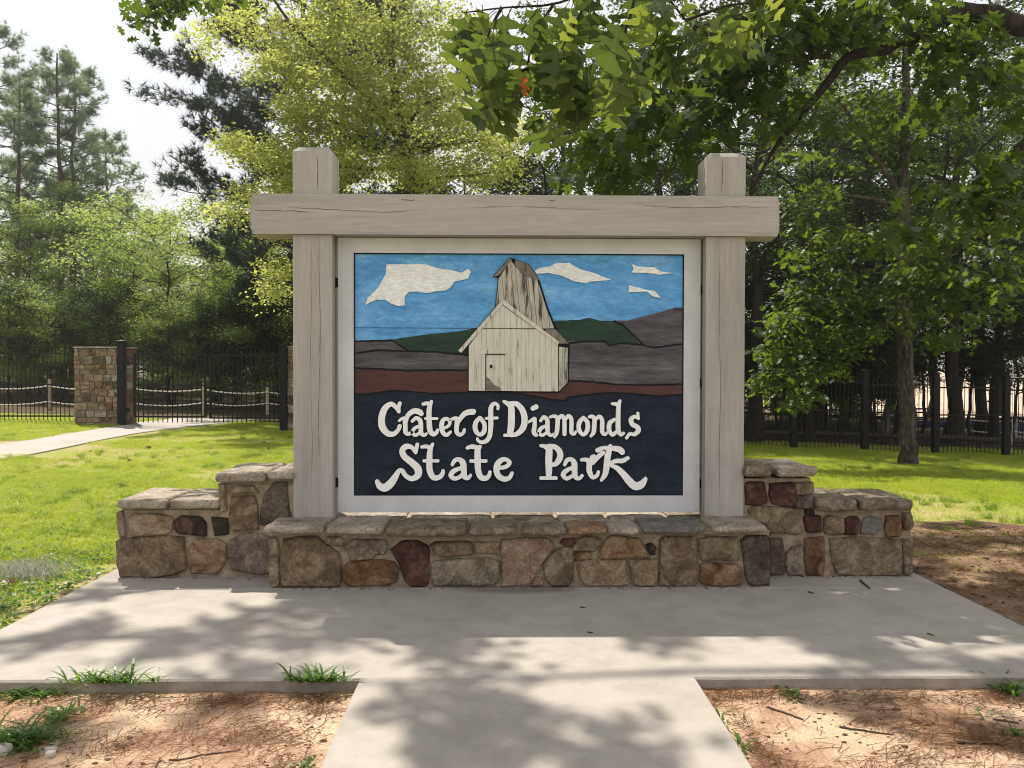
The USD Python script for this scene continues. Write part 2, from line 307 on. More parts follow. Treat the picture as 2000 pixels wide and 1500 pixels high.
# curved path through the gate on the left
up = [(-40, 876), (0, 869), (60, 861), (120, 851), (200, 838), (262, 827), (300, 823), (340, 818)]
lo = [(-40, 912), (0, 899), (60, 889), (120, 877), (200, 860), (270, 847), (340, 838), (420, 829), (500, 820.5)]
def onG(px, py):
    z = 0.0
    for _ in range(8):
        q = G(px, py, z); z = float(hgt(q[0], q[1]))
    return q[:2]
U, L = sg.LineString([onG(*p) for p in up]), sg.LineString([onG(*p) for p in lo])
n = 40; a = np.array([U.interpolate(i / n, True).coords[0] for i in range(n + 1)]); b = np.array([L.interpolate(i / n, True).coords[0] for i in range(n + 1)])
rows = np.stack([a + (b - a) * t for t in np.linspace(0, 1, 7)], 1)
v = np.concatenate([rows, (hgt(rows[..., 0], rows[..., 1]) + 0.022)[..., None]], -1).reshape(-1, 3)
i, j = np.meshgrid(np.arange(n), np.arange(6), indexing="ij"); q = i * 7 + j
pf = np.stack([q, q + 1, q + 8, q + 7], -1).reshape(-1, 4); nv = len(v); k = np.arange(n)
v = np.vstack([v, v - [0, 0, .25]])
for e in (0, 6): pf = np.vstack([pf, np.stack([k * 7 + e, k * 7 + 7 + e, nv + k * 7 + 7 + e, nv + k * 7 + e], -1)])
part("path", (v, pf), concrete, smooth=40, kind="structure", label="pale curved path leading through the iron gate on the left")
PATH = sg.Polygon(np.vstack([a, b[::-1]])).buffer(0)

# ------------------------------------------------------------------ the stone wall
def stone_mat(name, d, b, l, **k):
    return noisy(name, [(0.34, d), (0.5, b), (0.64, l)], scale=k.get("s", 8.0), detail=8, rough=0.85, spec=0.25, bump=0.016, bump_scale=42, fine=0.5, fine_scale=48, distortion=0.9)
ST = {
    "tan": stone_mat("stone_tan", (0.16, 0.11, 0.065), (0.26, 0.19, 0.12), (0.35, 0.275, 0.185)),
    "brown": stone_mat("stone_brown", (0.095, 0.065, 0.04), (0.18, 0.128, 0.08), (0.27, 0.205, 0.135)),
    "olive": stone_mat("stone_olive", (0.10, 0.074, 0.045), (0.19, 0.145, 0.09), (0.29, 0.235, 0.155)),
    "gray": stone_mat("stone_grey", (0.10, 0.078, 0.055), (0.195, 0.155, 0.11), (0.30, 0.25, 0.185)),
    "maroon": stone_mat("stone_maroon", (0.03, 0.013, 0.010), (0.065, 0.027, 0.019), (0.14, 0.07, 0.05)),
    "rust": stone_mat("stone_rust", (0.05, 0.024, 0.012), (0.16, 0.085, 0.042), (0.28, 0.19, 0.115), s=5.0),
    "orange": stone_mat("stone_orange", (0.14, 0.078, 0.042), (0.25, 0.155, 0.088), (0.32, 0.235, 0.155)),
    "pink": stone_mat("stone_pink", (0.19, 0.12, 0.08), (0.29, 0.20, 0.14), (0.37, 0.28, 0.21)),
    "black": stone_mat("stone_black", (0.012, 0.010, 0.009), (0.03, 0.022, 0.018), (0.12, 0.065, 0.04), s=6.0),
    "dark": stone_mat("stone_dark", (0.045, 0.035, 0.027), (0.09, 0.07, 0.053), (0.155, 0.125, 0.095)),
    "purple": stone_mat("stone_purple", (0.10, 0.075, 0.058), (0.19, 0.147, 0.113), (0.29, 0.235, 0.185)),
    "slate": stone_mat("stone_slate", (0.105, 0.094, 0.082), (0.165, 0.15, 0.132), (0.235, 0.215, 0.19)),
    "cap": stone_mat("stone_cap", (0.20, 0.16, 0.12), (0.33, 0.28, 0.225), (0.43, 0.375, 0.31), s=5.0),
}
mortar = noisy("mortar", [(0.3, (0.17, 0.13, 0.09)), (0.52, (0.30, 0.24, 0.17)), (0.72, (0.40, 0.33, 0.245))], scale=11, detail=7, rough=0.95, spec=0.1, bump=0.008, bump_scale=50, fine=0.2, fine_scale=90)
z4 = lambda p: (520 + p[0] * .25, 980 + p[1] * .25)
z5 = lambda p: (1010 + p[0] * .25, 980 + p[1] * .25)
z6 = lambda p: (220 + p[0] * .185, 890 + p[1] * .185)
z7 = lambda p: (1440 + p[0] * .18, 890 + p[1] * .18)
FY, WY = 5.82, 6.11              # front faces of the middle wall and of the two wings
wall = thing("stone_wall", "low stepped wall of mortared brown and grey fieldstone carrying the park sign", "stone wall", (0.1, 6.2, 0))
def mortar_core(x0, x1, y0, y1, z1, seed):
    v, f = grid_box(x0, x1, y0, y1, -0.02, z1, 0.03)
    c = np.array([(x0 + x1) / 2, (y0 + y1) / 2, z1 / 2])
    v = v + 0.010 * np.stack([nz(v, 9, seed), nz(v, 11, seed + 1), 0 * v[:, 0]], 1)
    part("mortar", (v, f), mortar, wall, smooth=40)
fx0, fx1 = P(530, 1148, FY)[0], P(1501, 1146, FY)[0]
mortar_core(fx0, fx1, FY + 0.014, 6.56, 0.40, 1)
lx0, lx1, lxm = P(232, 1125, WY)[0], fx0 + .03, P(431, 1000, WY)[0]
rx0, rx1, rxm = fx1 - .03, P(1780, 1125, WY)[0], P(1587, 1000, WY)[0]
ZL, ZH = 0.50, 0.69
mortar_core(lx0, lx1, WY + 0.014, 6.60, ZL, 2); mortar_core(rx0, rx1, WY + 0.014, 6.60, ZL, 3)
mortar_core(lxm, P(574, 950, WY)[0], WY + 0.014, 6.60, ZH, 4); mortar_core(P(1453, 950, WY)[0], rxm, WY + 0.014, 6.60, ZH, 5)
S4 = [("olive", [(30,290),(75,280),(95,320),(98,650),(70,672),(35,660),(22,500)]), ("brown", [(135,300),(250,275),(400,275),(460,330),(560,400),(585,460),(580,640),(560,660),(120,660),(125,420)]),
 ("tan", [(475,280),(560,275),(605,300),(590,335),(540,342),(470,325)]), ("gray", [(612,340),(680,300),(930,300),(945,360),(925,405),(845,410),(835,440),(660,460),(640,400)]),
 ("rust", [(600,520),(640,475),(900,455),(1000,475),(1028,530),(1020,620),(960,650),(640,655),(600,620)]), ("maroon", [(975,375),(1060,310),(1180,305),(1265,345),(1270,500),(1265,640),(1230,665),(1130,660),(1080,610),(1040,480)]),
 ("brown", [(1285,335),(1330,315),(1600,315),(1615,410),(1370,432),(1320,400)]), ("tan", [(1625,320),(1820,320),(1815,400),(1640,395)]), ("gray", [(1295,480),(1330,465),(1640,440),(1740,445),(1825,465),(1820,610),(1770,650),(1310,655),(1295,600)]),
 ("pink", [(1842,300),(2052,285),(2058,520),(2062,640),(1850,655),(1838,500)])]
S5 = [("pink", [(80,285),(240,285),(290,345),(210,460),(110,620),(100,500)]), ("olive", [(205,490),(310,370),(380,355),(438,378),(436,600),(400,655),(270,655),(215,600)]), ("maroon", [(340,320),(365,290),(450,290),(440,345),(370,345)]),
 ("olive", [(430,370),(480,290),(540,270),(660,290),(655,330),(610,385),(450,385)]), ("rust", [(445,402),(575,402),(575,445),(445,460)]), ("orange", [(640,400),(700,290),(740,265),(950,290),(1000,360),(1040,425),(1020,435),(660,445),(632,430)]),
 ("black", [(1012,340),(1050,325),(1085,360),(1075,410),(1045,412),(1010,370)]), ("tan", [(470,500),(520,465),(840,458),(862,560),(878,640),(820,655),(540,655),(490,600)]), ("tan", [(872,458),(1102,452),(1095,600),(1070,650),(950,655),(905,640),(892,560)]),  # first outline is a hole: its shade painted as a black stone
 ("brown", [(1118,300),(1150,275),(1400,275),(1408,440),(1402,650),(1112,655)]), ("olive", [(1422,300),(1500,275),(1720,280),(1735,440),(1700,462),(1560,452),(1440,458),(1425,400)]), ("rust", [(1430,492),(1500,478),(1720,488),(1750,520),(1750,640),(1690,662),(1540,658),(1430,630)]),
 ("dark", [(1755,300),(1800,268),(1960,270),(1972,400),(1972,650),(1830,665),(1795,600),(1775,460)]), ("pink", [(115,655),(150,590),(190,600),(212,650)])]
S6 = [("tan", [(45,600),(90,580),(110,660),(130,850),(70,858),(50,750)]), ("tan", [(170,650),(220,615),(480,620),(610,640),(640,690),(620,800),(560,825),(210,858),(180,800)]), ("black", [(660,680),(720,635),(930,650),(985,720),(985,848),(700,820),(660,780)]),
 ("black", [(1050,655),(1200,660),(1222,830),(1080,840),(1060,720)]), ("brown", [(40,905),(100,875),(560,852),(750,865),(760,1000),(775,1200),(650,1250),(450,1280),(80,1290),(45,1150)]), ("orange", [(800,980),(880,885),(1100,885),(1190,930),(1200,1080),(1170,1150),(1100,1240),(830,1240),(800,1150)]),
 ("purple", [(1230,900),(1400,812),(1600,830),(1720,900),(1720,1220),(1560,1255),(1250,1200),(1220,1080)]), ("tan", [(1120,300),(1180,300),(1190,580),(1140,590)]), ("olive", [(1265,345),(1320,320),(1480,320),(1535,388),(1262,398)]),
 ("brown", [(1258,432),(1500,428),(1530,560),(1535,780),(1250,780),(1235,640)]), ("dark", [(1570,560),(1600,420),(1700,290),(1830,285),(1845,480),(1872,640),(1800,670),(1600,740),(1560,720)])]
S7 = [("maroon", [(90,330),(120,290),(290,290),(330,500),(270,530),(100,530)]), ("maroon", [(360,310),(600,292),(640,440),(620,570),(380,520),(350,420)]), ("dark", [(650,450),(810,415),(825,560),(720,575),(640,565)]), ("olive", [(630,300),(825,295),(825,400),(700,425),(650,420)]),
 ("olive", [(125,590),(180,555),(560,562),(700,602),(718,830),(650,858),(520,835),(320,840),(330,740),(150,690)]), ("black", [(735,592),(830,592),(835,635),(740,635)]), ("maroon", [(718,660),(900,652),(910,820),(760,830)]), ("brown", [(950,680),(1000,652),(1158,680),(1158,850),(1000,858),(950,830)]),
 ("maroon", [(1182,690),(1222,662),(1310,667),(1330,720),(1300,858),(1182,858)]), ("slate", [(1350,800),(1370,700),(1430,657),(1570,690),(1580,760),(1500,850),(1350,850)]), ("rust", [(1620,660),(1768,652),(1795,800),(1760,878),(1620,878),(1602,820)]), ("brown", [(1792,622),(1890,632),(1910,760),(1860,810),(1812,790)]),
 ("dark", [(340,902),(490,902),(508,1100),(515,1290),(355,1290)]), ("purple", [(530,1060),(600,992),(690,972),(712,1100),(706,1300),(560,1290),(522,1200)]), ("rust", [(742,902),(938,884),(948,1040),(936,1290),(760,1300),(732,1100)]),
 ("olive", [(1010,905),(1300,885),(1600,900),(1785,925),(1785,1290),(1300,1305),(1080,1280),(1040,1150)]), ("gray", [(1800,912),(1895,905),(1895,1280),(1810,1290)])]
sd = 100
for zf, SS, Yf in ((z4, S4, FY), (z5, S5, FY), (z6, S6, WY), (z7, S7, WY)):
    for kind, pl in SS:
        sd += 1
        pts = []
        for p in pl:
            px, py = zf(p); w = P(px, py, Yf); pts.append((w[0], max(w[2], 0.003)))
        part("stone", face_stone(pts, Yf + 0.003, 0.07, 0.013 + 0.012 * ((sd * 7) % 5) / 5, sd), ST[kind], wall, smooth=22)
def cap(px0, px1, py_top, py_bot, Yf, y1, seed, mat="cap", amp=0.016, bx=0.0):
    a, b = P(px0, py_top, Yf), P(px1, py_bot, Yf)
    part("cap_stone", rock(a[0], b[0], Yf, y1, b[2], a[2], 0.022, 0.026, amp, 7, seed), ST[mat], wall, smooth=40)
CY = 5.735
for k, (x0, x1, t, bo, mt, y1) in enumerate([(513, 630, 1029, 1043, "cap", 6.13), (634, 748, 1029, 1045, "cap", 6.2), (752, 911, 1031, 1048, "gray", 6.14), (915, 1012, 1031, 1047, "gray", 6.1), (1018, 1108, 1031, 1047, "gray", 6.0), (1110, 1184, 1031, 1045, "orange", 6.02), (1187, 1248, 1031, 1044, "cap", 6.1), (1255, 1378, 1029, 1043, "slate", 6.16), (1392, 1502, 1027, 1041, "cap", 6.13)]):
    cap(x0, x1, t, bo, CY + 0.012 * math.sin(k * 2.1), y1, 40 + k, mt)
# second row of cap stones at the back of the middle wall
zc = P(1000, 1029, CY)[2]
for k, (x0, x1, y0) in enumerate([(500, 640, 6.16), (650, 800, 6.24), (806, 960, 6.18), (966, 1080, 6.13), (1086, 1175, 6.06), (1182, 1290, 6.14), (1296, 1400, 6.19), (1406, 1520, 6.16)]):
    a, b = PX(x0, 6.4), PX(x1, 6.4)
    part("cap_stone", rock(a, b, y0, 6.60, zc - 0.07, zc - 0.004, 0.03, 0.024, 0.012, 7, 60 + k), ST["cap" if k % 3 else "gray"], wall, smooth=40)
v, f = grid_box(fx0 + .02, fx1 - .02, 5.80, 6.57, 0.38, zc - 0.028, 0.03); part("mortar", (v + 0.006 * np.c_[0 * v[:, 0], nz(v, 8, 3), nz(v, 9, 4)], f), mortar, wall, smooth=40)
for k, (x0, x1, t, bo, zt) in enumerate([(228, 323, 976, 995, "cap"), (331, 427, 976, 995, "cap"), (421, 518, 922, 942, "cap"), (521, 574, 922, 938, "cap")]):
    cap(x0, x1, t, bo, 6.05 + .01 * (k % 2), 6.66, 80 + k, zt)
for k, (x0, x1, t, bo, zt) in enumerate([(1455, 1509, 911, 932, "gray"), (1518, 1596, 912, 933, "cap"), (1596, 1676, 975, 999, "gray"), (1680, 1785, 976, 997, "gray")]):
    cap(x0, x1, t, bo, 6.05 + .01 * (k % 2), 6.66, 90 + k, zt)
for x0, x1, z1 in ((lx0 + .02, lx1, ZL + .045), (rx0, rx1 - .02, ZL + .045), (lxm + .01, P(574, 950, WY)[0] - .003, ZH + .045), (P(1453, 950, WY)[0] + .003, rxm - .01, ZH + .045)):
    v, f = grid_box(x0, x1, 6.135, 6.62, 0.3, z1, 0.04); part("mortar", (v + 0.006 * np.c_[0 * v[:, 0], nz(v, 8, 3), nz(v, 9, 4)], f), mortar, wall, smooth=40)
# stones of the two end faces, which the camera sees edge on, and of the back
for sx, xe in ((-1, lx0), (1, rx1)):
    for k, (y0, y1, z0, z1) in enumerate([(6.14, 6.36, .02, .24), (6.38, 6.58, .02, .26), (6.14, 6.30, .27, .48), (6.33, 6.58, .29, .48)]):
        part("stone", rock(xe - .012 if sx < 0 else xe - .03, xe + .03 if sx < 0 else xe + .012, y0, y1, z0, z1, 0.03, 0.012, 0.008, 9, 300 + k), ST[("tan", "brown", "olive", "gray")[k]], wall, smooth=40)
# ------------------------------------------------------------------ the sign
TIMBER = [(0.27, (0.25, 0.232, 0.215)), (0.48, (0.345, 0.322, 0.30)), (0.72, (0.41, 0.385, 0.36))]
timber_v = noisy("timber_paint_upright", TIMBER, scale=5, detail=8, rough=0.75, spec=0.25, bump=0.004, bump_scale=34, stretch=(1, 1, 0.09), fine=0.13, fine_scale=48)
timber_h = noisy("timber_paint_level", TIMBER, scale=5, detail=8, rough=0.75, spec=0.25, bump=0.004, bump_scale=34, stretch=(0.09, 1, 1), fine=0.13, fine_scale=48)
crack = plain("timber_crack", (0.045, 0.038, 0.032), 0.9, 0.1)
iron = plain("black_iron", (0.010, 0.009, 0.009), 0.6, 0.15)
sign = thing("park_sign", "large carved park sign with white border hung in a taupe timber post and beam frame", "park sign", (0.07, 6.2, 0.4))
PF, PB = 6.105, 6.375
zb0, zb1 = P(1000, 459, 6.08)[2], P(1000, 380.5, 6.08)[2]
def timber_post(px0, px1, ztop):
    a, b = P(px0, 700, PF)[0], P(px1, 700, PF)[0]
    w = 0.036
    def frust(z0, z1, top):
        pts = [(x, y, z0) for x in (a, b) for y in (PF, PB)] + ([(x, y, z1 - w) for x in (a, b) for y in (PF, PB)] + [(x, y, z1) for x in (a + w, b - w) for y in (PF + w, PB - w)] if top else [(x, y, z1) for x in (a, b) for y in (PF, PB)])
        m = trimesh.convex.convex_hull(np.array(pts)); return np.array(m.vertices), np.array(m.faces)
    p1 = part("post", frust(0.40, zb0 - 0.002, False), timber_v, sign)
    p2 = part("post_top", frust(zb1 + 0.002, ztop, True), timber_v, sign)
    return a, b, p1, p2
la, lb, lp, lpt = timber_post(572.5, 649, P(1000, 291, 6.15)[2])
ra, rb, rp, rpt = timber_post(1378, 1454, P(1000, 297, 6.15)[2])
ba, bb = P(485, 420, 6.08)[0], P(1527, 425, 6.08)[0]
ch = 0.055
bm = trimesh.convex.convex_hull(np.array([(x + sx * ch * (1 if y == 6.08 else 0) * 0.6, y, z) for x, sx in ((ba, 1), (bb, -1)) for y in (6.08, 6.33) for z in (zb0, zb1)] + [(x, y, z) for x in (ba, bb) for y in (6.08 + ch, 6.33) for z in (zb0 + .05, zb1 - .05)]))
beam = part("beam", (np.array(bm.vertices), np.array(bm.faces)), timber_h, sign)
# drying cracks: thin dark slivers let into the paint, 1.5 mm proud of the face so that they never share its plane
def crack_line(pts, Yf, w, parent):
    q = np.array([P(px, py, Yf) for px, py in pts]); n = len(q); seg = []
    rng = np.random.default_rng(int(abs(q[0, 0]) * 1000) + n)
    s = np.linspace(0, 1, n * 6); c = np.stack([np.interp(s, np.linspace(0, 1, n), q[:, k]) for k in range(3)], 1)
    d = np.gradient(c, axis=0); d /= np.linalg.norm(d, axis=1, keepdims=True); nn = np.stack([-d[:, 2], 0 * s, d[:, 0]], 1)
    c = c + nn * rng.normal(0, .0016, (len(s), 1)); ww = w * (np.minimum(1, 6 * np.minimum(s, 1 - s)) * rng.uniform(.35, 1.2, len(s)))[:, None]
    v = np.vstack([c - nn * ww, c + nn * ww]); v[:, 1] = Yf - 0.0015; k = np.arange(len(s) - 1); m = len(s)
    part("crack", (v, np.vstack([np.stack([k, k + 1, m + k + 1], 1), np.stack([k, m + k + 1, m + k], 1)])), crack, parent)
crack_line([(490, 410), (530, 411), (570, 412), (610, 414)], 6.08, .0022, beam)
crack_line([(560, 405), (620, 408), (680, 411), (760, 415), (840, 409)], 6.08, .0016, beam)
crack_line([(1230, 398), (1300, 404), (1360, 406), (1420, 404), (1527, 405)], 6.08, .0018, beam)
crack_line([(900, 406), (1000, 403), (1100, 407), (1200, 410)], 6.08, .0013, beam)
crack_line([(781, 390), (800, 391), (812, 391)], 6.08, .003, beam)
crack_line([(1072, 391), (1085, 392)], 6.08, .003, beam)
crack_line([(619, 303), (621, 330), (620, 374)], PF, .0022, lpt)
crack_line([(1411, 311), (1411, 340), (1409, 380)], PF, .0022, rpt)
crack_line([(624, 456), (623, 520), (626, 640), (622, 820), (624, 900)], PF, .0013, lp)
crack_line([(608, 456), (609, 560), (606, 700), (610, 860), (608, 1005)], PF, .0011, lp)
crack_line([(1406, 460), (1404, 600), (1408, 760), (1404, 900), (1406, 1008)], PF, .0013, rp)

# the hanging panel
white_paint = noisy("white_border_paint", [(0.3, (0.48, 0.485, 0.50)), (0.6, (0.56, 0.565, 0.585)), (0.8, (0.61, 0.615, 0.63))], scale=4, detail=7, rough=0.6, spec=0.3, bump=0.0012, bump_scale=90, fine=0.07, fine_scale=50)
SY = 6.20
def panel_pt(px, py, y=SY):
    q = P(px, py, y); return q[0], q[2]
ox0, oz1 = panel_pt(660, 464); ox1, oz0 = panel_pt(1365.5, 1000)
ix0, iz1 = panel_pt(690.5, 493.5); ix1, iz0 = panel_pt(1334, 968)
def ext(poly, y_front, y_back, bev=0.0):
    """a flat shape in the (x, z) plane given thickness in y"""
    ps = [poly] if poly.geom_type == "Polygon" else list(poly.geoms)
    ms = []
    for pg in ps:
        if pg.area < 1e-6: continue
        m = trimesh.creation.extrude_polygon(pg, y_back - y_front)
        v = np.array(m.vertices); ms.append((np.c_[v[:, 0], y_front + v[:, 2], v[:, 1]], np.array(m.faces)[:, ::-1]))
        if bev:
            pass
    return cat_mesh(ms)
ring = sg.box(ox0, oz0, ox1, oz1).difference(sg.box(ix0, iz0, ix1, iz1))
board = part("sign_panel", ext(ring, SY, SY + 0.06), white_paint, sign, label="white bordered sign panel with a carved and painted scene")
zs = lambda p: (680 + p[0] * 0.34, 480 + p[1] * 0.34)       # coordinates read off an enlargement of the panel
def rel(pts, y=SY):
    return [panel_pt(*zs(p), y) for p in pts]
def bmat(name, ramp, **k):
    return noisy(name, ramp, **{**dict(scale=7, detail=8, rough=0.7, spec=0.25, bump=0.005, bump_scale=55, stretch=(0.5, 1, 1.3), fine=0.26, fine_scale=38), **k})
blue = bmat("painted_sky_blue", [(0.28, (0.06, 0.23, 0.50)), (0.5, (0.11, 0.35, 0.68)), (0.68, (0.22, 0.49, 0.80))], scale=4.5)
cloudw = bmat("painted_cloud_white", [(0.3, (0.74, 0.76, 0.77)), (0.7, (0.84, 0.86, 0.87))], bump=0.006, bump_scale=45)
green = bmat("painted_hill_green", [(0.25, (0.010, 0.026, 0.018)), (0.5, (0.018, 0.045, 0.030)), (0.75, (0.032, 0.065, 0.042))], stretch=(0.4, 1, 2.5))
grayh = bmat("painted_hill_grey", [(0.32, (0.045, 0.042, 0.048)), (0.5, (0.092, 0.084, 0.095)), (0.68, (0.16, 0.146, 0.162))], stretch=(0.35, 1, 2.4))
redh = bmat("painted_ground_red", [(0.25, (0.048, 0.022, 0.020)), (0.5, (0.080, 0.034, 0.030)), (0.75, (0.105, 0.050, 0.043))], stretch=(0.4, 1, 2.2))
navy = bmat("painted_ground_dark", [(0.25, (0.011, 0.015, 0.025)), (0.5, (0.018, 0.025, 0.040)), (0.75, (0.027, 0.035, 0.053))], spec=0.10)
ink = plain("carved_line_dark", (0.012, 0.013, 0.015), 0.85, 0.1)
ivory = noisy("letter_ivory", [(0.3, (0.78, 0.785, 0.78)), (0.7, (0.85, 0.855, 0.85))], scale=9, detail=6, rough=0.55, spec=0.3, bump=0.001, bump_scale=80, fine=0.05)
IN = sg.box(ix0 + .001, iz0 + .001, ix1 - .001, iz1 - .001)
part("painted_sky", ext(IN, SY + 0.022, SY + 0.058), blue, board)
def rough(poly, amp, seed, step=0.012):
    L = poly.exterior.length; n = int(L / step); q = np.array([poly.exterior.interpolate(i / n, True).coords[0] for i in range(n)])
    q = q + amp * np.stack([nz(np.c_[q * 40, 0 * q[:, 0]], 1, seed), nz(np.c_[q * 40, 0 * q[:, 0] + 5], 1, seed)], 1)
    return sg.Polygon(q).buffer(0)
SL = SY + 0.022
def layer(name, pts, y, mat, seed, amp=0.004, edge=None, label=None):
    pg = rough(sg.Polygon(rel(pts)), amp, seed).intersection(IN)
    p = part(name, ext(pg, y, SL - 0.001), mat, board, label=label)
    if edge:                                               # the carved dark groove above each layer
        top = sg.LineString(rel(edge)).buffer(0.0065)
        top = rough(top if top.geom_type == "Polygon" else top.geoms[0], 0.005, seed + 50).intersection(IN)
        part("carved_line", ext(top, y - 0.0015, SL - 0.0012), ink, board)
    return p
layer("green_hill", [(0, 640), (180, 560), (260, 535), (480, 505), (640, 490), (735, 470), (760, 700), (0, 700)], SL - .003, green, 1)
layer("green_hill", [(1150, 440), (1180, 430), (1330, 425), (1380, 412), (1450, 430), (1545, 432), (1640, 490), (1700, 640), (1150, 640)], SL - .003, green, 2)
layer("grey_hill", [(1520, 428), (1600, 430), (1760, 390), (1890, 352), (1925, 356), (1925, 640), (1700, 600), (1640, 520), (1580, 450)], SL - .005, grayh, 3, edge=[(1530, 432), (1580, 452), (1640, 510), (1700, 572), (1760, 585), (1915, 565)])
layer("grey_hill", [(30, 548), (260, 535), (300, 570), (345, 600), (345, 680), (30, 680)], SL - .004, grayh, 4, edge=[(30, 548), (255, 545), (300, 575), (345, 603)])
layer("grey_hill", [(30, 620), (160, 605), (340, 605), (500, 612), (700, 630), (700, 760), (30, 760)], SL - .006, grayh, 5, edge=[(30, 620), (160, 600), (340, 604), (500, 610), (690, 628)])
layer("grey_hill", [(1260, 545), (1340, 550), (1480, 550), (1500, 575), (1580, 555), (1700, 570), (1925, 590), (1925, 830), (1260, 810)], SL - .006, grayh, 6, edge=[(1270, 560), (1340, 550), (1475, 550), (1505, 575), (1570, 558), (1690, 570)])
layer("red_ground", [(30, 712), (200, 712), (330, 722), (500, 720), (700, 722), (700, 870), (30, 870)], SL - .008, redh, 7, edge=[(30, 702), (200, 708), (330, 716), (420, 715), (520, 712), (690, 716)])
layer("red_ground", [(706, 800), (1240, 800), (1270, 782), (1500, 790), (1700, 800), (1925, 802), (1925, 880), (1240, 905), (706, 880)], SL - .008, redh, 8, edge=[(1265, 776), (1400, 780), (1520, 795), (1640, 800), (1780, 800), (1915, 795)])
layer("dark_ground", [(30, 852), (110, 852), (240, 836), (340, 838), (480, 850), (620, 848), (720, 842), (860, 842), (1000, 855), (1100, 872), (1180, 890), (1245, 892), (1260, 872), (1400, 855), (1480, 848), (1600, 850), (1700, 860), (1800, 866), (1925, 856), (1925, 1440), (30, 1440)], SL - .011, navy, 9, amp=0.002,
      edge=[(30, 854), (110, 852), (240, 834), (340, 836), (480, 850), (620, 847), (720, 841), (860, 841), (1000, 853), (1100, 870), (1180, 888), (1245, 890), (1262, 870), (1400, 853), (1480, 846), (1600, 848), (1700, 858), (1800, 864), (1925, 854)])
for k, pts in enumerate([[(220, 105), (440, 103), (520, 130), (600, 140), (650, 155), (690, 128), (705, 150), (690, 185), (655, 195), (610, 205), (588, 235), (560, 255), (500, 262), (450, 272), (400, 262), (345, 265), (322, 290), (325, 340), (285, 345), (245, 332), (215, 310), (160, 308), (95, 340), (110, 300), (170, 240), (215, 160)],
                         [(1072, 140), (1100, 128), (1160, 115), (1200, 97), (1270, 97), (1330, 130), (1420, 158), (1515, 195), (1450, 200), (1390, 205), (1370, 215), (1290, 200), (1230, 170), (1150, 155), (1080, 160)],
                         [(1630, 100), (1660, 118), (1760, 122), (1800, 148), (1865, 156), (1790, 165), (1740, 158), (1630, 152), (1640, 130)],
                         [(1615, 228), (1650, 235), (1710, 250), (1765, 260), (1800, 298), (1755, 290), (1720, 262), (1612, 266)]]):
    part("cloud", ext(rough(sg.Polygon(rel(pts)), 0.004, 30 + k, .01).intersection(IN), SL - 0.009, SL - .001), cloudw, board)
part("carved_line", ext(sg.LineString(rel([(36, 470), (740, 473)])).buffer(.0016), SL - .002, SL - .0012), ink, board)
# dark groove round the painted field
fr = IN.difference(IN.buffer(-0.006, join_style=2)); part("carved_line", ext(fr, SY + 0.008, SL + .002), ink, board)

# the carved mine building: boards cut one by one
zh = lambda p: (870 + p[0] * 0.2, 490 + p[1] * 0.2)
def relh(pts): return [panel_pt(*zh(p)) for p in pts]
def wood(name, c0, c1, c2, lo=0.44):
    return noisy(name, [(lo - .10, c0), (lo, c1), (0.75, c2)], scale=30, detail=8, rough=0.8, spec=0.15, bump=0.0025, bump_scale=60, stretch=(1, 1, 0.14), fine=0.14, fine_scale=35)
cream = wood("carved_boards_cream", (0.17, 0.155, 0.13), (0.54, 0.525, 0.455), (0.64, 0.625, 0.55), .42)
worn = wood("carved_boards_worn", (0.06, 0.055, 0.048), (0.39, 0.375, 0.325), (0.55, 0.53, 0.46), .47)
roofm = wood("carved_roof_grey", (0.035, 0.032, 0.03), (0.17, 0.155, 0.13), (0.27, 0.245, 0.20))
house = part("mine_building", ext(sg.Polygon(relh([(470, 245), (630, 68), (810, 130), (915, 285), (1000, 560), (1100, 800), (1210, 910), (1200, 1290), (1105, 1382), (225, 1372), (222, 940), (125, 985), (320, 750), (490, 550), (520, 260)])).buffer(.004), SL - .012, SL - .001), ink, board)
def boards(poly_pts, n, mat, y, ang=0.0, gap=0.002, seed=0, x_pts=None):
    pg = sg.Polygon(relh(poly_pts)).buffer(0); x0, z0, x1, z1 = pg.bounds; rng = np.random.default_rng(seed)
    cuts = np.linspace(x0, x1, n + 1) + np.r_[0, rng.uniform(-.2, .2, n - 1) * (x1 - x0) / n, 0]
    for k in range(n):
        a, b = cuts[k] + gap / 2, cuts[k + 1] - gap / 2; h = z1 - z0
        st = sg.Polygon([(a, z0), (b, z0), (b - ang * h, z1), (a - ang * h, z1)]) if not x_pts else sg.box(a, z0, b, z1)
        q = pg.intersection(st)
        if q.area > 2e-5: part("board", ext(q, y - rng.uniform(0, .0015), SL - .002), mat, board)
boards([(520, 270), (635, 90), (755, 235), (900, 285), (985, 560), (1062, 755), (900, 760), (560, 500), (492, 550)], 11, worn, SL - .016, 0.10, .003, 5)
boards([(470, 246), (632, 66), (648, 88), (640, 100), (528, 232), (490, 250)], 1, roofm, SL - .020)
boards([(634, 68), (660, 76), (735, 104), (812, 132), (912, 284), (895, 286), (755, 236), (742, 222)], 3, roofm, SL - .021, -0.25, .0015, 6)
boards([(925, 765), (1075, 765), (1205, 905), (1100, 905)], 2, roofm, SL - .017, -0.4, .002, 7)
boards([(228, 930), (330, 790), (555, 528), (740, 660), (1100, 910), (1100, 1372), (228, 1366)], 15, cream, SL - .019, 0, .0012, 8)
boards([(1108, 935), (1195, 945), (1196, 1285), (1108, 1372)], 3, worn, SL - .016, 0, .002, 9)
for pts in ([(125, 975), (545, 490), (560, 520), (155, 995)], [(545, 490), (575, 485), (1112, 890), (1100, 915), (555, 520)]):
    boards(pts, 1, cream, SL - .024)
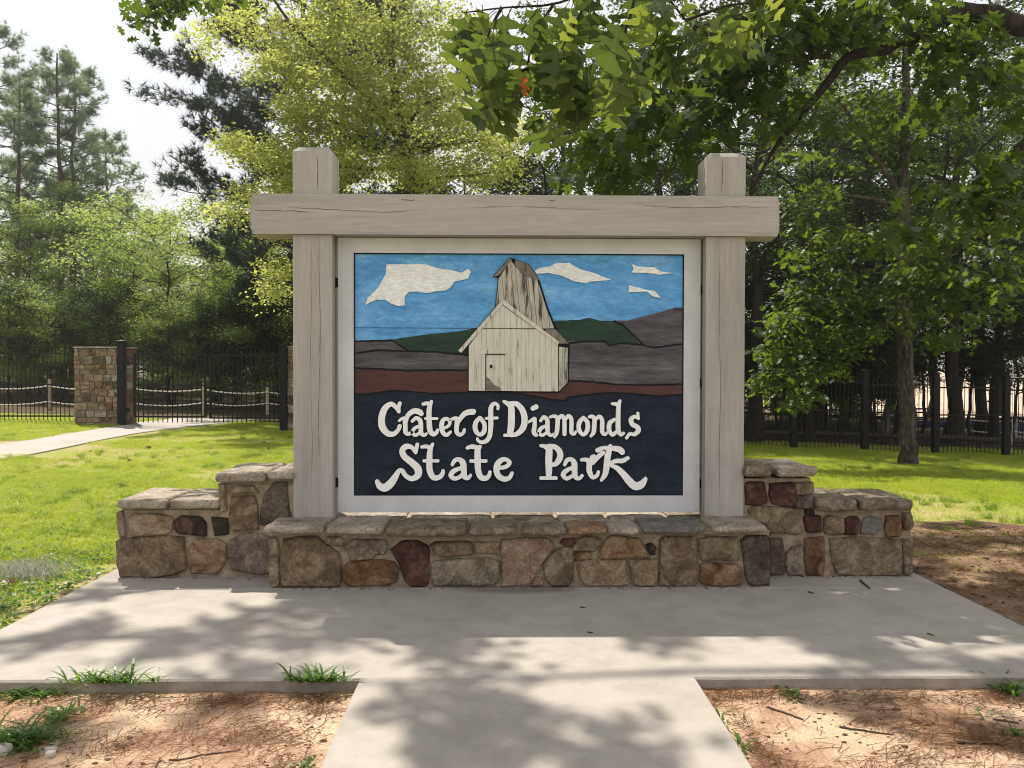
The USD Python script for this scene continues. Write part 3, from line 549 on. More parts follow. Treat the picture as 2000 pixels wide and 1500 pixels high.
boards([(325, 752), (880, 757), (880, 763), (325, 758)], 1, ink, SL - .0215)
for pts in ([(350, 968), (608, 968), (608, 1003), (350, 1003)], [(358, 1010), (388, 1010), (388, 1366), (358, 1366)], [(585, 1010), (604, 1010), (604, 1368), (585, 1368)]):
    boards(pts, 1, cream, SL - .0235)
boards([(390, 1008), (583, 1008), (583, 1016), (390, 1016)], 1, ink, SL - .0222); boards([(388, 1010), (396, 1010), (396, 1366), (388, 1366)], 1, ink, SL - .0222)
boards([(434, 1112), (460, 1112), (460, 1145), (434, 1145)], 1, ink, SL - .0222)
graypatch = bmat("carved_grey_patch", [(0.3, (0.13, 0.12, 0.11)), (0.7, (0.22, 0.205, 0.18))])
boards([(398, 1225), (430, 1250), (480, 1310), (530, 1330), (545, 1364), (398, 1364)], 1, graypatch, SL - .0215)

# the raised letters, each a union of tapering strokes: (x, y, half width) along a curve
def spline(st, k=7):
    q = np.array(st, float)
    if len(q) < 3: return np.stack([np.interp(np.linspace(0, 1, k), [0, 1], q[:, c]) for c in range(3)], 1)
    q = np.vstack([2 * q[0] - q[1], q, 2 * q[-1] - q[-2]]); out = []
    for i in range(1, len(q) - 2):
        for t in np.linspace(0, 1, k, endpoint=False):
            out.append(0.5 * (2 * q[i] + (q[i + 1] - q[i - 1]) * t + (2 * q[i - 1] - 5 * q[i] + 4 * q[i + 1] - q[i + 2]) * t ** 2 + (3 * q[i] - q[i - 1] - 3 * q[i + 1] + q[i + 2]) * t ** 3))
    return np.array(out + [q[-2]])
def letter(strokes):
    shapes = []
    for st in strokes:
        q = spline(st)
        for a, b in zip(q[:-1], q[1:]):
            shapes.append(so.unary_union([sg.Point(a[:2]).buffer(max(a[2] * 1.03 + .9, 3), 6), sg.Point(b[:2]).buffer(max(b[2] * 1.03 + .9, 3), 6)]).convex_hull)
    pg = so.unary_union(shapes).simplify(0.6)
    ps = [pg] if pg.geom_type == "Polygon" else list(pg.geoms)
    conv = lambda r: [panel_pt(700 + x * 0.3, 760 + y * 0.3) for x, y in r.coords]
    return so.unary_union([sg.Polygon(conv(p.exterior), [conv(h) for h in p.interiors]).buffer(0) for p in ps])
LET = [
 [[(264,146,10),(246,118,12),(212,97,14),(172,128,18),(152,190,20),(158,248,20),(192,288,17),(230,292,14),(260,265,12),(270,240,12)], [(270,92,11),(262,120,11),(264,146,10)]],
 [[(266,206,7),(285,192,9),(302,195,12),(306,240,13),(308,280,13),(330,292,10),(348,280,9)], [(310,215,10),(322,172,13),(362,142,16),(398,148,17),(410,160,14)]],
 [[(352,208,9),(376,188,11),(402,203,13),(408,240,13),(408,282,13),(428,300,10),(444,290,8)], [(402,236,8),(366,255,10),(352,282,10),(372,299,10),(402,284,9)]],
 [[(476,80,9),(466,105,13),(460,150,15),(462,210,15),(466,265,16),(486,293,13),(508,284,11),(516,266,9)], [(422,97,9),(445,92,11),(470,98,9)], [(438,191,8),(512,191,8)]],
 [[(545,258,8),(585,240,9),(596,212,10),(574,192,10),(550,205,13),(541,245,14),(552,284,13),(576,298,11),(600,278,8)]],
 [[(603,197,8),(628,190,11),(645,200,15),(640,240,14),(642,282,13),(664,297,10),(684,282,10),(690,264,9)], [(650,212,12),(684,166,15),(716,150,17),(742,148,18),(750,146,15)]],
 [[(790,186,11),(763,220,14),(763,268,14),(790,296,11),(818,275,14),(820,226,13),(792,186,11)]],
 [[(908,128,8),(908,106,9),(886,93,10),(864,118,14),(861,170,15),(862,230,15),(856,298,14),(836,334,13),(802,346,10),(780,334,9),(774,322,8)], [(832,190,8),(904,187,8)]],
 [[(948,80,9),(968,92,13),(992,110,18),(996,160,21),(996,220,21),(990,270,19),(980,296,13)], [(952,300,9),(1012,300,9)], [(985,94,13),(1030,96,15),(1068,138,18),(1082,200,19),(1070,254,18),(1034,290,14),(995,300,11)]],
 [[(1136,125,14),(1156,115,15)], [(1106,214,7),(1128,202,9),(1148,192,10),(1146,240,13),(1142,282,13),(1158,299,9),(1170,286,7)]],
 [[(1186,205,9),(1206,182,11),(1228,200,13),(1231,248,13),(1233,283,12),(1254,301,9),(1270,292,7)], [(1226,236,8),(1188,255,11),(1176,283,11),(1196,300,9),(1226,282,8)]],
 [[(1247,182,7),(1272,176,10),(1296,190,13),(1294,245,13),(1290,285,12),(1276,312,7)], [(1300,198,9),(1322,174,11),(1340,198,12),(1341,292,12)], [(1346,198,9),(1368,174,11),(1386,200,12),(1386,278,12),(1404,292,8),(1416,276,7)]],
 [[(1464,186,11),(1437,218,13),(1436,264,13),(1462,296,10),(1489,268,13),(1490,216,13),(1464,186,11)]],
 [[(1502,180,8),(1522,178,11),(1536,195,13),(1534,245,13),(1530,282,12),(1512,306,7)], [(1541,198,9),(1568,178,11),(1586,205,12),(1586,275,12),(1604,296,8),(1618,282,7)]],
 [[(1668,196,9),(1636,220,13),(1631,264,13),(1652,296,11),(1682,275,10)], [(1702,76,8),(1693,105,12),(1690,180,13),(1690,262,14),(1706,296,10),(1726,286,8)], [(1652,95,8),(1675,97,11),(1692,108,9)]],
 [[(1821,190,9),(1798,178,10),(1774,196,13),(1782,228,14),(1814,246,14),(1821,270,14),(1796,294,11),(1766,290,9),(1744,318,8)], [(1818,156,8),(1820,190,8)]],
 [[(374,412,10),(348,378,12),(308,374,17),(286,402,17),(302,440,18),(350,478,20),(388,518,22),(388,560,20),(350,582,15),(312,566,13),(286,532,13),(264,532,13),(240,572,19),(212,612,24),(176,640,24),(142,632,19),(122,600,12)], [(384,360,11),(374,412,10)]],
 [[(484,358,9),(468,390,15),(463,450,17),(465,530,18),(490,574,16),(528,572,14),(548,550,13),(552,532,10)], [(414,376,9),(440,372,11),(470,380,10)], [(428,466,9),(518,466,9)]],
 [[(612,490,10),(626,466,12),(652,456,12),(680,478,18),(686,528,18),(692,568,16),(714,578,11),(730,560,9)], [(676,510,9),(624,530,14),(602,560,14),(626,581,12),(662,570,11),(680,548,10)]],
 [[(792,374,10),(776,400,18),(777,460,19),(780,530,18),(798,572,17),(830,580,14),(850,562,12),(856,540,10)], [(708,382,9),(738,374,13),(780,380,12)], [(733,467,10),(830,467,10)]],
 [[(900,516,10),(960,504,12),(984,476,12),(950,455,12),(912,478,17),(898,520,18),(912,564,17),(950,585,15),(984,575,12),(1000,546,10)]],
 [[(1188,368,9),(1212,372,12),(1240,392,20),(1238,460,21),(1240,530,19),(1238,572,15)], [(1188,578,10),(1286,578,10)], [(1238,370,13),(1280,376,15),(1310,408,18),(1310,450,18),(1284,486,14),(1248,492,10)]],
 [[(1342,490,10),(1358,462,12),(1384,456,12),(1405,482,17),(1406,535,17),(1414,572,14),(1438,580,10),(1456,562,9)], [(1400,506,9),(1352,530,13),(1332,558,14),(1356,581,11),(1396,562,10)]],
 [[(1452,460,9),(1478,458,11),(1502,474,16),(1502,530,16),(1522,572,12),(1552,562,10),(1562,538,9)], [(1510,480,12),(1520,445,12),(1534,434,9)], [(1526,482,9),(1560,440,13),(1600,405,12)]],
 [[(1640,368,10),(1628,400,19),(1620,450,18),(1614,510,18),(1604,556,15),(1580,592,8)], [(1556,398,13),(1590,386,14),(1640,384,13),(1692,390,18),(1712,404,18),(1716,412,14)], [(1628,492,9),(1670,468,12),(1718,466,13),(1752,448,11)], [(1640,494,9),(1684,514,15),(1724,552,19),(1764,600,23),(1800,630,24),(1838,622,22),(1862,594,14),(1868,580,9)]],
]
for st in LET:
    part("letter", ext(letter(st), SL - 0.036, SL - 0.012), ivory, board)
# small dark hangers between the panel and the posts
for px, py in ((656, 552), (656, 942), (1369, 566), (1369, 748), (1369, 945)):
    q = P(px, py, 6.23); part("hanger", box(q[0] - .022, q[0] + .022, 6.215, 6.25, q[2] - .035, q[2] + .035, .004), iron, sign)
# ------------------------------------------------------------------ iron fences, gate, stone pillars
FYD = 21.0
def zp(py, Y): return P(1000, py, Y)[2]
def picket_run(parent, xa, xb, step, z0, z1, Y, w=0.017):
    n = max(1, int(round((xb - xa) / step)))
    for k in range(1, n):
        x = xa + (xb - xa) * k / n
        part("picket", box(x - w / 2, x + w / 2, Y - w / 2, Y + w / 2, z0, z1, 0.003), iron, parent)
def rail(parent, xa, xb, z, Y, h=0.038, dz=0.0):
    v, f = box(xa, xb, Y - 0.02, Y + 0.02, z - h / 2, z + h / 2); v[:, 2] += dz * (v[:, 0] - xa) / (xb - xa)
    part("rail", (v, f), iron, parent)
def fence_post(parent, x, z0, z1, Y, w=0.095):
    p = part("fence_post", box(x - w / 2, x + w / 2, Y - w / 2, Y + w / 2, z0, z1, 0.004), iron, parent)
    m = trimesh.convex.convex_hull(np.array([(x + sx * (w / 2 + .012), Y + sy * (w / 2 + .012), z1 + .001) for sx in (-1, 1) for sy in (-1, 1)] + [(x + sx * (w / 2 + .012), Y + sy * (w / 2 + .012), z1 + .018) for sx in (-1, 1) for sy in (-1, 1)] + [(x, Y, z1 + .045)]))
    part("post_cap", (np.array(m.vertices), np.array(m.faces)), iron, p)
# right-hand fence, stepping down the slope in panels
rf = thing("iron_fence", "long black iron picket fence stepping downhill on the right behind the tree", "fence", (9, FYD, -0.4))
posts = [PX(p, FYD) for p in (721, 859, 998, 1136, 1274, 1413, 1551, 1690, 1828, 1966, 2104, 2242, 2380)]
for k, x in enumerate(posts):
    g = float(hgt(x, FYD)); fence_post(rf, x, g - .2, g + 2.07 - 0.0, FYD, 0.14 if 5 < k < 12 else 0.12)
for a, b in zip(posts[:-1], posts[1:]):
    g = float(hgt((a + b) / 2, FYD))
    rail(rf, a + .07, b - .07, g + 1.74, FYD); rail(rf, a + .07, b - .07, g + 1.03, FYD); rail(rf, a + .07, b - .07, g + 0.28, FYD)
    picket_run(rf, a, b, 0.108, g + 0.06, g + 1.94, FYD)
# left-hand fence up to the stone pillar
lf = thing("iron_fence", "short stretch of black iron picket fence left of the stone gate pillar", "fence", (-12.5, FYD, 0.2))
xa, xb = PX(-60, FYD), PX(143, FYD)
gl = zp(828, FYD)
for py in (692.5, 753, 813.6): rail(lf, xa, xb, zp(py, FYD), FYD)
picket_run(lf, xa, xb, 0.108, zp(826, FYD), zp(679, FYD), FYD)
# pillars
def pillar(label, x0, x1, z0, z1, seed):
    rng = np.random.default_rng(seed); Y0, Y1 = FYD - 0.32, FYD + 0.45
    t = thing("gate_pillar", label, "pillar", ((x0 + x1) / 2, FYD, z0))
    v, f = grid_box(x0 + .02, x1 - .02, Y0 + .02, Y1, z0 - .1, z1, .12); part("mortar", (v, f), mortar, t)
    zr = z0 + 0.01; names = ["tan", "cap", "brown", "orange", "olive", "pink", "dark", "tan", "rust", "gray", "cap", "pink"]
    while zr < z1 - .03:
        h = min(rng.uniform(.09, .21), z1 - zr); x = x0 + rng.uniform(-.01, .01)
        if z1 - zr - h < .06: h = z1 - zr
        while x < x1 - .03:
            w = rng.uniform(.11, .34)
            if x1 - x - w < .1: w = x1 - x
            if h > .15 and rng.random() < .4 and w < .3:
                for q0, q1 in ((0, .5), (.5, 1)):
                    part("stone", rock(x + .008, x + w - .008, Y0 - rng.uniform(0, .03), Y0 + .15, zr + h * q0 + .006, zr + h * q1 - .006, .05, .014, .010, 8, rng.integers(999)), ST[names[rng.integers(len(names))]], t, smooth=40)
            else:
                part("stone", rock(x + .008, x + w - .008, Y0 - rng.uniform(0, .03), Y0 + .15, zr + .006, zr + h - .006, .05, .014, .010, 8, rng.integers(999)), ST[names[rng.integers(len(names))]], t, smooth=40)
            x += w
        for xs_, s in ((x0, -1), (x1, 1)):
            part("stone", rock(min(xs_, xs_ - s * .1) - .0, max(xs_, xs_ - s * .1) + .0, Y0 + .16, Y1 - .02, zr + .006, zr + h - .006, .08, .014, .010, 8, rng.integers(999)), ST[names[rng.integers(len(names))]], t, smooth=40)
        zr += h
    part("cap_stone", rock(x0 - .02, x1 + .02, Y0 - .03, Y1 + .02, z1, z1 + .04, .1, .014, .008, 6, seed), ST["cap"], t, smooth=40)
pillar("squat stone pillar left of the iron gate, beside the path", PX(145, 20.7), PX(242, 20.7), zp(834, 20.7), zp(682, 20.7), 3)
pillar("stone pillar right of the iron gate, half hidden by the sign's left post", PX(562, 20.7), PX(655, 20.7), zp(838, 20.7), zp(680, 20.7), 8)
gate = thing("iron_gate", "black iron double gate across the pale path between two stone pillars", "gate", (PX(405, FYD), FYD, zp(828, FYD)))
for px0, px1, py0, py1, s in ((244, 257, 833, 671, 1), (555, 567, 837, 677, -1)):
    x = (PX(px0, FYD) + PX(px1, FYD)) / 2; w = 0.165
    p = part("gate_post", box(x - w / 2, x + w / 2, FYD - .45, FYD - .45 + w, zp(py0, FYD) - .1, zp(py1, FYD), .006), iron, gate)
    m = trimesh.convex.convex_hull(np.array([(x + sx * (w / 2 + .02), FYD - .45 + w / 2 + sy * (w / 2 + .02), zp(py1, FYD) + dz) for sx in (-1, 1) for sy in (-1, 1) for dz in (.001, .025)] + [(x, FYD - .45 + w / 2, zp(py1, FYD) + .06)]))
    part("post_cap", (np.array(m.vertices), np.array(m.faces)), iron, p)
    for py in (712, 800):
        part("hinge", box(min(x, x + s * .2), max(x, x + s * .2), FYD - .42, FYD - .36, zp(py, FYD) - .05, zp(py, FYD) + .05, .006), iron, gate)
for px0, px1, pt, pm, pb in ((260.5, 403, 693, 753.5, 814.5), (409, 553, 695.5, 755, 817)):
    Yg = FYD - 0.38; a, b = PX(px0, Yg), PX(px1, Yg); zt, zm, zb = zp(pt, Yg), zp(pm, Yg), zp(pb, Yg)
    leaf = part("gate_leaf", box(a, a + .055, Yg - .03, Yg + .03, zb - .02, zt + .02, .004), iron, gate)
    part("stile", box(b - .055, b, Yg - .03, Yg + .03, zb - .02, zt + .02, .004), iron, leaf)
    for z in (zt, zm, zb): rail(leaf, a + .056, b - .056, z, Yg, .04)
    picket_run(leaf, a, b, 0.118, zp(826, Yg), zp(680, Yg), Yg, .02)

# rope fence beyond the gate: paired wooden posts and two sagging ropes
rope_wood = noisy("rope_post_wood", [(0.3, (0.25, 0.19, 0.13)), (0.7, (0.40, 0.32, 0.23))], scale=9, detail=6, rough=0.85, stretch=(1, 1, .15), bump=.004)
rope_m = plain("rope_white", (0.55, 0.51, 0.44), 0.9, 0.1)
def rope_fence(label, marks, Y, group=None, col=rope_wood, tw=0.13):
    t = thing("rope_fence", label, "rope fence", (PX(marks[len(marks) // 2][0], Y), Y, 0))
    P0 = []
    for px, pt, pb in marks:
        x, z0, z1 = PX(px, Y), zp(pb, Y) - .1, zp(pt, Y); P0.append((x, z1, z0 + .1))
        v, f = tube([(x, Y, z0), (x, Y, z1 - .03), (x, Y, z1)], [tw / 2, tw / 2, tw / 2 - .02], 8); part("wooden_post", (v, f), col, t, smooth=40)
    for (xa, za, ga), (xb, zb, gb) in zip(P0[:-1], P0[1:]):
        for fr in (0.80, 0.34):
            s = np.linspace(0, 1, 13); sag = 0.10 * (xb - xa) / 2.4
            pts = np.c_[xa + (xb - xa) * s, np.full(13, Y - .06), (ga + (za - ga) * fr) * (1 - s) + (gb + (zb - gb) * fr) * s - sag * 4 * s * (1 - s)]
            part("rope", tube(pts, .021, 6), rope_m, t, smooth=True)
rope_fence("white rope fence on wooden posts seen through the iron gate", [(-55, 742, 808), (96, 742, 808), (247, 745, 808), (398, 750, 807), (523, 757, 804), (650, 757, 803)], 25.7)
gray_wood = noisy("grey_post_wood", [(0.3, (0.20, 0.18, 0.155)), (0.7, (0.33, 0.30, 0.26))], scale=9, detail=6, rough=0.85, stretch=(1, 1, .15), bump=.004)
rope_fence("grey rope fence on weathered posts behind the right-hand iron fence", [(1735, 800, 846), (1862, 804, 850), (1984, 810, 858), (2110, 815, 866)], 27.5, None, gray_wood, 0.15)
# low dark timber rail on the ground behind the right-hand fence
log_wood = noisy("dark_rail_wood", [(0.3, (0.03, 0.024, 0.018)), (0.7, (0.075, 0.06, 0.045))], scale=6, detail=6, rough=0.9, stretch=(.2, 1, 1), bump=.004)
lr = thing("timber_rail", "long low dark timber rail on short posts just behind the right-hand iron fence", "barrier", (10, 23.5, -0.4))
pr = [(1440, 845), (1552, 846), (1640, 848), (1740, 851), (1830, 853), (1915, 858), (2010, 862), (2110, 868)]
for (p0, y0), (p1, y1) in zip(pr[:-1], pr[1:]):
    a, b = P(p0, y0, 23.5), P(p1, y1, 23.5)
    part("rail", tube([a, (a + b) / 2 + [0, 0, .015], b - [.02, 0, 0]], .075, 7), log_wood, lr, smooth=40)
    part("rail_post", tube([(a[0], 23.5, a[2] - .08), (a[0], 23.5, float(hgt(a[0], 23.5)) - .25)], .06, 6), log_wood, lr)
# blue metal railings far behind
bluem = plain("dark_blue_paint", (0.018, 0.03, 0.085), 0.5, 0.4)
def blue_rail(label, p0, p1, Y, yt, yb, posts_n):
    t = thing("blue_railing", label, "railing", (PX((p0 + p1) / 2, Y), Y, zp(yb, Y)))
    a, b = PX(p0, Y), PX(p1, Y); zt, zb = zp(yt, Y), zp(yb, Y)
    for z in (zt, zb + .15, (zt + zb) / 2): part("rail", box(a, b, Y - .03, Y + .03, z - .035, z + .035), bluem, t)
    for k in range(posts_n + 1):
        x = a + (b - a) * k / posts_n; part("railing_post", box(x - .04, x + .04, Y - .034, Y + .034, zb - .3, zt + .036), bluem, t)
        if k < posts_n:
            w = (b - a) / posts_n
            for q in range(1, 6):
                part("baluster", box(x + w * q / 6 - .03, x + w * q / 6 + .03, Y - .02, Y + .02, zb + .186, zt - .036), bluem, t)
blue_rail("dark blue metal railing behind the rope fence, left stretch beside the tree trunk", 1790, 1905, 34.0, 823, 838, 5)
blue_rail("dark blue metal railing behind the rope fence, right stretch at the picture's edge", 1912, 2080, 31.0, 822, 846, 6)
blue_rail("thin blue railing far out at the edge of the bright field", 1735, 1815, 48.0, 797, 806, 4)
# red board on a white stand, far out in the field
red = plain("red_board_paint", (0.52, 0.02, 0.03), 0.6, 0.3); whitep = plain("white_stand_paint", (0.62, 0.61, 0.58), 0.6, 0.3)
Yr = 58.0; xr = PX(1891, Yr)
sb = thing("field_sign", "small red board above a white stand out in the bright field", "sign", (xr, Yr, zp(812, Yr)))
for k in range(2):
    q = PX(1882.5 + k * 8.5, Yr); part("red_board", box(q, q + .26, Yr - .03, Yr, zp(800 - k * 1.5, Yr), zp(787 + k * 1.5, Yr), .01), red, sb)
part("stand", box(PX(1879, Yr), PX(1887, Yr), Yr + .01, Yr + .2, zp(822, Yr) - .2, zp(800.5, Yr), .01), whitep, sb)
# white dish hanging from thin wires, with two curled holders
Yl = 22.3; c = P(1978, 737, Yl); pale = plain("pale_dish_metal", (0.52, 0.48, 0.46), 0.5, 0.4)
fd = thing("hanging_feeder", "pale hanging dish feeder on two thin wires at the right edge above the fence", "feeder", tuple(c))
dish = trimesh.creation.revolve([(0.0, .035), (.05, .03), (.10, .012), (.165, -.006), (.165, -.014), (.09, -.004), (0.0, .01)], sections=20)
part("dish", (np.array(dish.vertices) + c, np.array(dish.faces)), pale, fd, smooth=40)
for s in (-1, 1):
    part("wire", tube([c + [s * .015, 0, .03], c + [s * .012, 0, .14], c + [s * .004, 0, .33]], .005, 5), whitep, fd)
    th = np.linspace(-.5, 4.2, 12); part("curl", tube(np.c_[c[0] + s * (.055 + .03 * np.cos(th)), np.full(12, c[1]), c[2] + .055 + .03 * np.sin(th)], .012, 6), pale, fd, smooth=True)
part("rod", tube([c + [0, 0, .0], c + [0, 0, -.35], [c[0], c[1], float(hgt(c[0], Yl)) - .2]], .008, 6), whitep, fd)
# ------------------------------------------------------------------ trees
OVATE = (np.array([(0, 0, 0), (.42, .30, .07), (1, 0, -.08), (.42, -.30, .07)]), np.array([(0, 3, 2), (0, 2, 1)]))
def oak_template(bend=0.18, seed=0):
    r = np.random.default_rng(seed)
    half = np.array([(.0, .015), (.10, .02), (.18, .10), (.25, .27), (.35, .31), (.36, .12), (.43, .065), (.53, .38), (.63, .44), (.62, .17), (.68, .085), (.80, .30), (.89, .27), (.89, .10), (1.0, .01)])
    half = half * [1, 1] + r.uniform(-.015, .015, half.shape) * [0, 1]
    half[:, 1] *= .95
    q = np.vstack([2 * half[0] - half[1], half, 2 * half[-1] - half[-2]]); out = []
    for i in range(1, len(q) - 2):
        for t in (0, .34, .67): out.append(.5 * (2 * q[i] + (q[i + 1] - q[i - 1]) * t + (2 * q[i - 1] - 5 * q[i] + 4 * q[i + 1] - q[i + 2]) * t * t + (3 * q[i] - q[i - 1] - 3 * q[i + 1] + q[i + 2]) * t ** 3))
    half = np.array(out + [q[-2]]); half[:, 1] = np.maximum(half[:, 1], .008)
    n = len(half); mid = np.c_[half[:, 0], np.zeros(n)]
    def z(x, y): return .018 * np.sin(x * 9 + seed) + .035 * np.abs(y) * np.sin(x * 16 + seed * 2) - bend * x * x + 0.22 * np.abs(y) - 0.25 * y * y
    V, F = [], []
    V = np.vstack([np.c_[mid, z(mid[:, 0], 0 * mid[:, 0])], np.c_[half, z(half[:, 0], half[:, 1])], np.c_[half * [1, -1], z(half[:, 0], half[:, 1])]])
    for k in range(n - 1):
        F += [(k, k + 1, n + k + 1), (k, n + k + 1, n + k), (k, 2 * n + k, 2 * n + k + 1), (k, 2 * n + k + 1, k + 1)]
    return V, np.array(F)
def oak_small(bend=.18):
    half = np.array([(.0, .02), (.22, .10), (.32, .34), (.45, .12), (.6, .42), (.72, .15), (.88, .27), (1.0, .0)])
    n = len(half); z = lambda x, y: -bend * x * x + .2 * np.abs(y) - .2 * y * y
    V = np.vstack([np.c_[half[:, 0], 0 * half[:, 0], z(half[:, 0], 0)], np.c_[half, z(half[:, 0], half[:, 1])], np.c_[half * [1, -1], z(half[:, 0], half[:, 1])]])
    F = []
    for k in range(n - 1):
        F += [(k, k + 1, n + k + 1), (k, n + k + 1, n + k), (k, 2 * n + k, 2 * n + k + 1), (k, 2 * n + k + 1, k + 1)]
    return V, np.array(F)
def leaves(pos, d, nrm, size, tmpl):
    d = d / (np.linalg.norm(d, axis=1, keepdims=True) + 1e-9); t = np.cross(nrm, d); t /= np.linalg.norm(t, axis=1, keepdims=True) + 1e-9; nn = np.cross(d, t)
    V0, F0 = tmpl; k = len(V0); s = np.asarray(size)[:, None, None]
    v = pos[:, None] + s * (V0[None, :, :1] * d[:, None] + V0[None, :, 1:2] * t[:, None] + V0[None, :, 2:] * nn[:, None])
    f = F0[None] + (np.arange(len(pos)) * k)[:, None, None]
    return v.reshape(-1, 3), f.reshape(-1, 3)
def leaf_dirs(rng, n, droop=-.35, spread=1.0, tilt=.55):
    a = rng.uniform(0, 2 * np.pi, n); d = np.stack([np.cos(a) * spread, np.sin(a) * spread, rng.normal(droop, .35, n)], 1)
    nr = np.stack([rng.normal(0, tilt, n), rng.normal(0, tilt, n), np.ones(n)], 1); return d, nr
bark = noisy("bark_grey_brown", [(0.3, (0.022, 0.017, 0.013)), (0.5, (0.065, 0.052, 0.041)), (0.72, (0.16, 0.14, 0.118))], scale=16, detail=8, rough=0.95, spec=0.1, bump=0.03, bump_scale=30, stretch=(1, 1, .3))
bark_dark = noisy("bark_dark", [(0.3, (0.014, 0.011, 0.009)), (0.7, (0.05, 0.04, 0.032))], scale=14, detail=7, rough=0.95, spec=0.1, bump=0.02, bump_scale=25, stretch=(1, 1, .3))
bark_pine = noisy("bark_pine", [(0.3, (0.035, 0.024, 0.018)), (0.7, (0.11, 0.077, 0.056))], scale=10, detail=7, rough=0.95, spec=0.1, bump=0.02, bump_scale=20, stretch=(1, 1, .35))
L_yellow = leafy("leaf_yellow_green", [(0, (0.16, 0.185, 0.035)), (.6, (0.25, 0.25, 0.05)), (1, (0.31, 0.255, 0.07))], [(0, (0.54, 0.59, 0.14)), (.6, (0.78, 0.74, 0.20)), (1, (0.84, 0.66, 0.22))], 0.56)
L_sap = leafy("leaf_oak_young", [(0, (0.025, 0.052, 0.011)), (.6, (0.055, 0.088, 0.015)), (1, (0.13, 0.16, 0.03))], [(0, (0.12, 0.18, 0.015)), (.35, (0.36, 0.43, 0.03)), (.65, (0.72, 0.72, 0.06)), (1, (0.95, 0.88, 0.09))], 0.58, 0.42, 0.3)
L_oak = leafy("leaf_oak_green", [(0, (0.020, 0.043, 0.010)), (.6, (0.04, 0.07, 0.013)), (1, (0.10, 0.13, 0.025))], [(0, (0.09, 0.14, 0.010)), (.45, (0.28, 0.34, 0.02)), (.7, (0.60, 0.62, 0.04)), (1, (0.93, 0.85, 0.08))], 0.53, 0.42, 0.3)
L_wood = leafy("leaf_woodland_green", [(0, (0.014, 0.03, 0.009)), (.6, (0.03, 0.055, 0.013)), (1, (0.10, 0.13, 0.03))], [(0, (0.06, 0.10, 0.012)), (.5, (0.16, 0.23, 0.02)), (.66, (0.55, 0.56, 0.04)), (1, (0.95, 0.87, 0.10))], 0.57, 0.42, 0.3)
L_bush = leafy("leaf_bush_green", [(0, (0.075, 0.115, 0.03)), (.6, (0.14, 0.185, 0.045)), (1, (0.22, 0.24, 0.06))], [(0, (0.34, 0.44, 0.08)), (.5, (0.66, 0.70, 0.11)), (1, (0.92, 0.88, 0.16))], 0.58, 0.42, 0.3)  # paled leaf colour: the glare veil over the left trees is put into it
L_needle = leafy("pine_needle_green", [(0, (0.075, 0.115, 0.06)), (1, (0.14, 0.175, 0.08))], [(0, (0.24, 0.34, 0.14)), (1, (0.42, 0.48, 0.2))], 0.42, 0.5, 0.3)  # needles paled as well, with the same glare veil in their colour

L_needle_dark = leafy("pine_needle_blue_green", [(0, (0.022, 0.042, 0.028)), (1, (0.045, 0.07, 0.04))], [(0, (0.06, 0.10, 0.05)), (1, (0.12, 0.16, 0.06))], 0.25, 0.5, 0.3)
def wobble(rng, p0, p1, n, amp, up=0.0):
    s = np.linspace(0, 1, n)[:, None]; L = np.linalg.norm(np.subtract(p1, p0))
    w = np.cumsum(rng.normal(0, 1, (n, 3)), 0); w -= w[0]; w -= s * w[-1]
    return np.asarray(p0) * (1 - s) + np.asarray(p1) * s + w * amp * L / math.sqrt(n) + np.array([0, 0, up * L]) * np.sin(s * np.pi)
def broadleaf(seed, H, r0, base, R, n_limb, n_leaf, size, tmpl=OVATE, sig=0.30, clumps=170, lean=(0, 0), prof=0.55, droop=-.3, flare=1.6):
    """(wood mesh, crown mesh) of a broad-leaved tree standing at the origin"""
    rng = np.random.default_rng(seed)
    tr = wobble(rng, (0, 0, -.25), (lean[0], lean[1], H * .93), 12, .035)
    rad = r0 * (1 - np.linspace(0, 1, 12) * .86); rad[0] *= flare; rad[1] *= 1.0
    z = tr[:, 2]; wood = [tube(tr, rad, 8)]; pts, wts = [], []
    for k in range(n_limb):
        t = base / H + (0.97 - base / H) * (k + rng.uniform(0, .8)) / n_limb
        o = np.array([np.interp(t * H * .93, z, tr[:, c]) for c in range(3)]); ro = np.interp(t * H * .93, z, rad)
        u = (t - base / H) / (1 - base / H); Ln = R * (0.35 + .65 * math.sin(math.pi * min(1, (u * (1 - prof) + prof * .5) / 1.0 + .05)) ** .8) * rng.uniform(.75, 1.15) * (1 - .45 * max(0, u - .5))
        az = k * 2.4 + rng.uniform(-.5, .5); e = o + Ln * np.array([math.cos(az), math.sin(az), .18 + .55 * u + rng.uniform(-.12, .15)])
        lb = wobble(rng, o, e, 6, .09, .06); wood.append(tube(lb, np.linspace(ro * .5, .008, 6), 6))
        for q in range(5):
            f = rng.uniform(.3, 1.0); oo = np.array([np.interp(f, np.linspace(0, 1, 6), lb[:, c]) for c in range(3)])
            a2 = az + rng.choice([-1, 1]) * rng.uniform(.4, 1.3); l2 = Ln * rng.uniform(.22, .48)
            ee = oo + l2 * np.array([math.cos(a2), math.sin(a2), rng.uniform(-.15, .45)])
            tw = wobble(rng, oo, ee, 5, .08, .04); wood.append(tube(tw, np.linspace(.014, .004, 5), 4, False)); pts.append(tw[1:]); 
        pts.append(lb[3:])
    pts = np.vstack(pts)
    cc = pts[rng.integers(0, len(pts), clumps)] + rng.normal(0, .08, (clumps, 3)); w = rng.gamma(1.6, 1, clumps); w /= w.sum()
    idx = rng.choice(clumps, n_leaf, p=w); pos = cc[idx] + rng.normal(0, 1, (n_leaf, 3)) * [sig, sig, sig * .6]
    d, nr = leaf_dirs(rng, n_leaf, droop)
    return cat_mesh(wood), leaves(pos, d, nr, size * rng.uniform(.65, 1.25, n_leaf), tmpl)
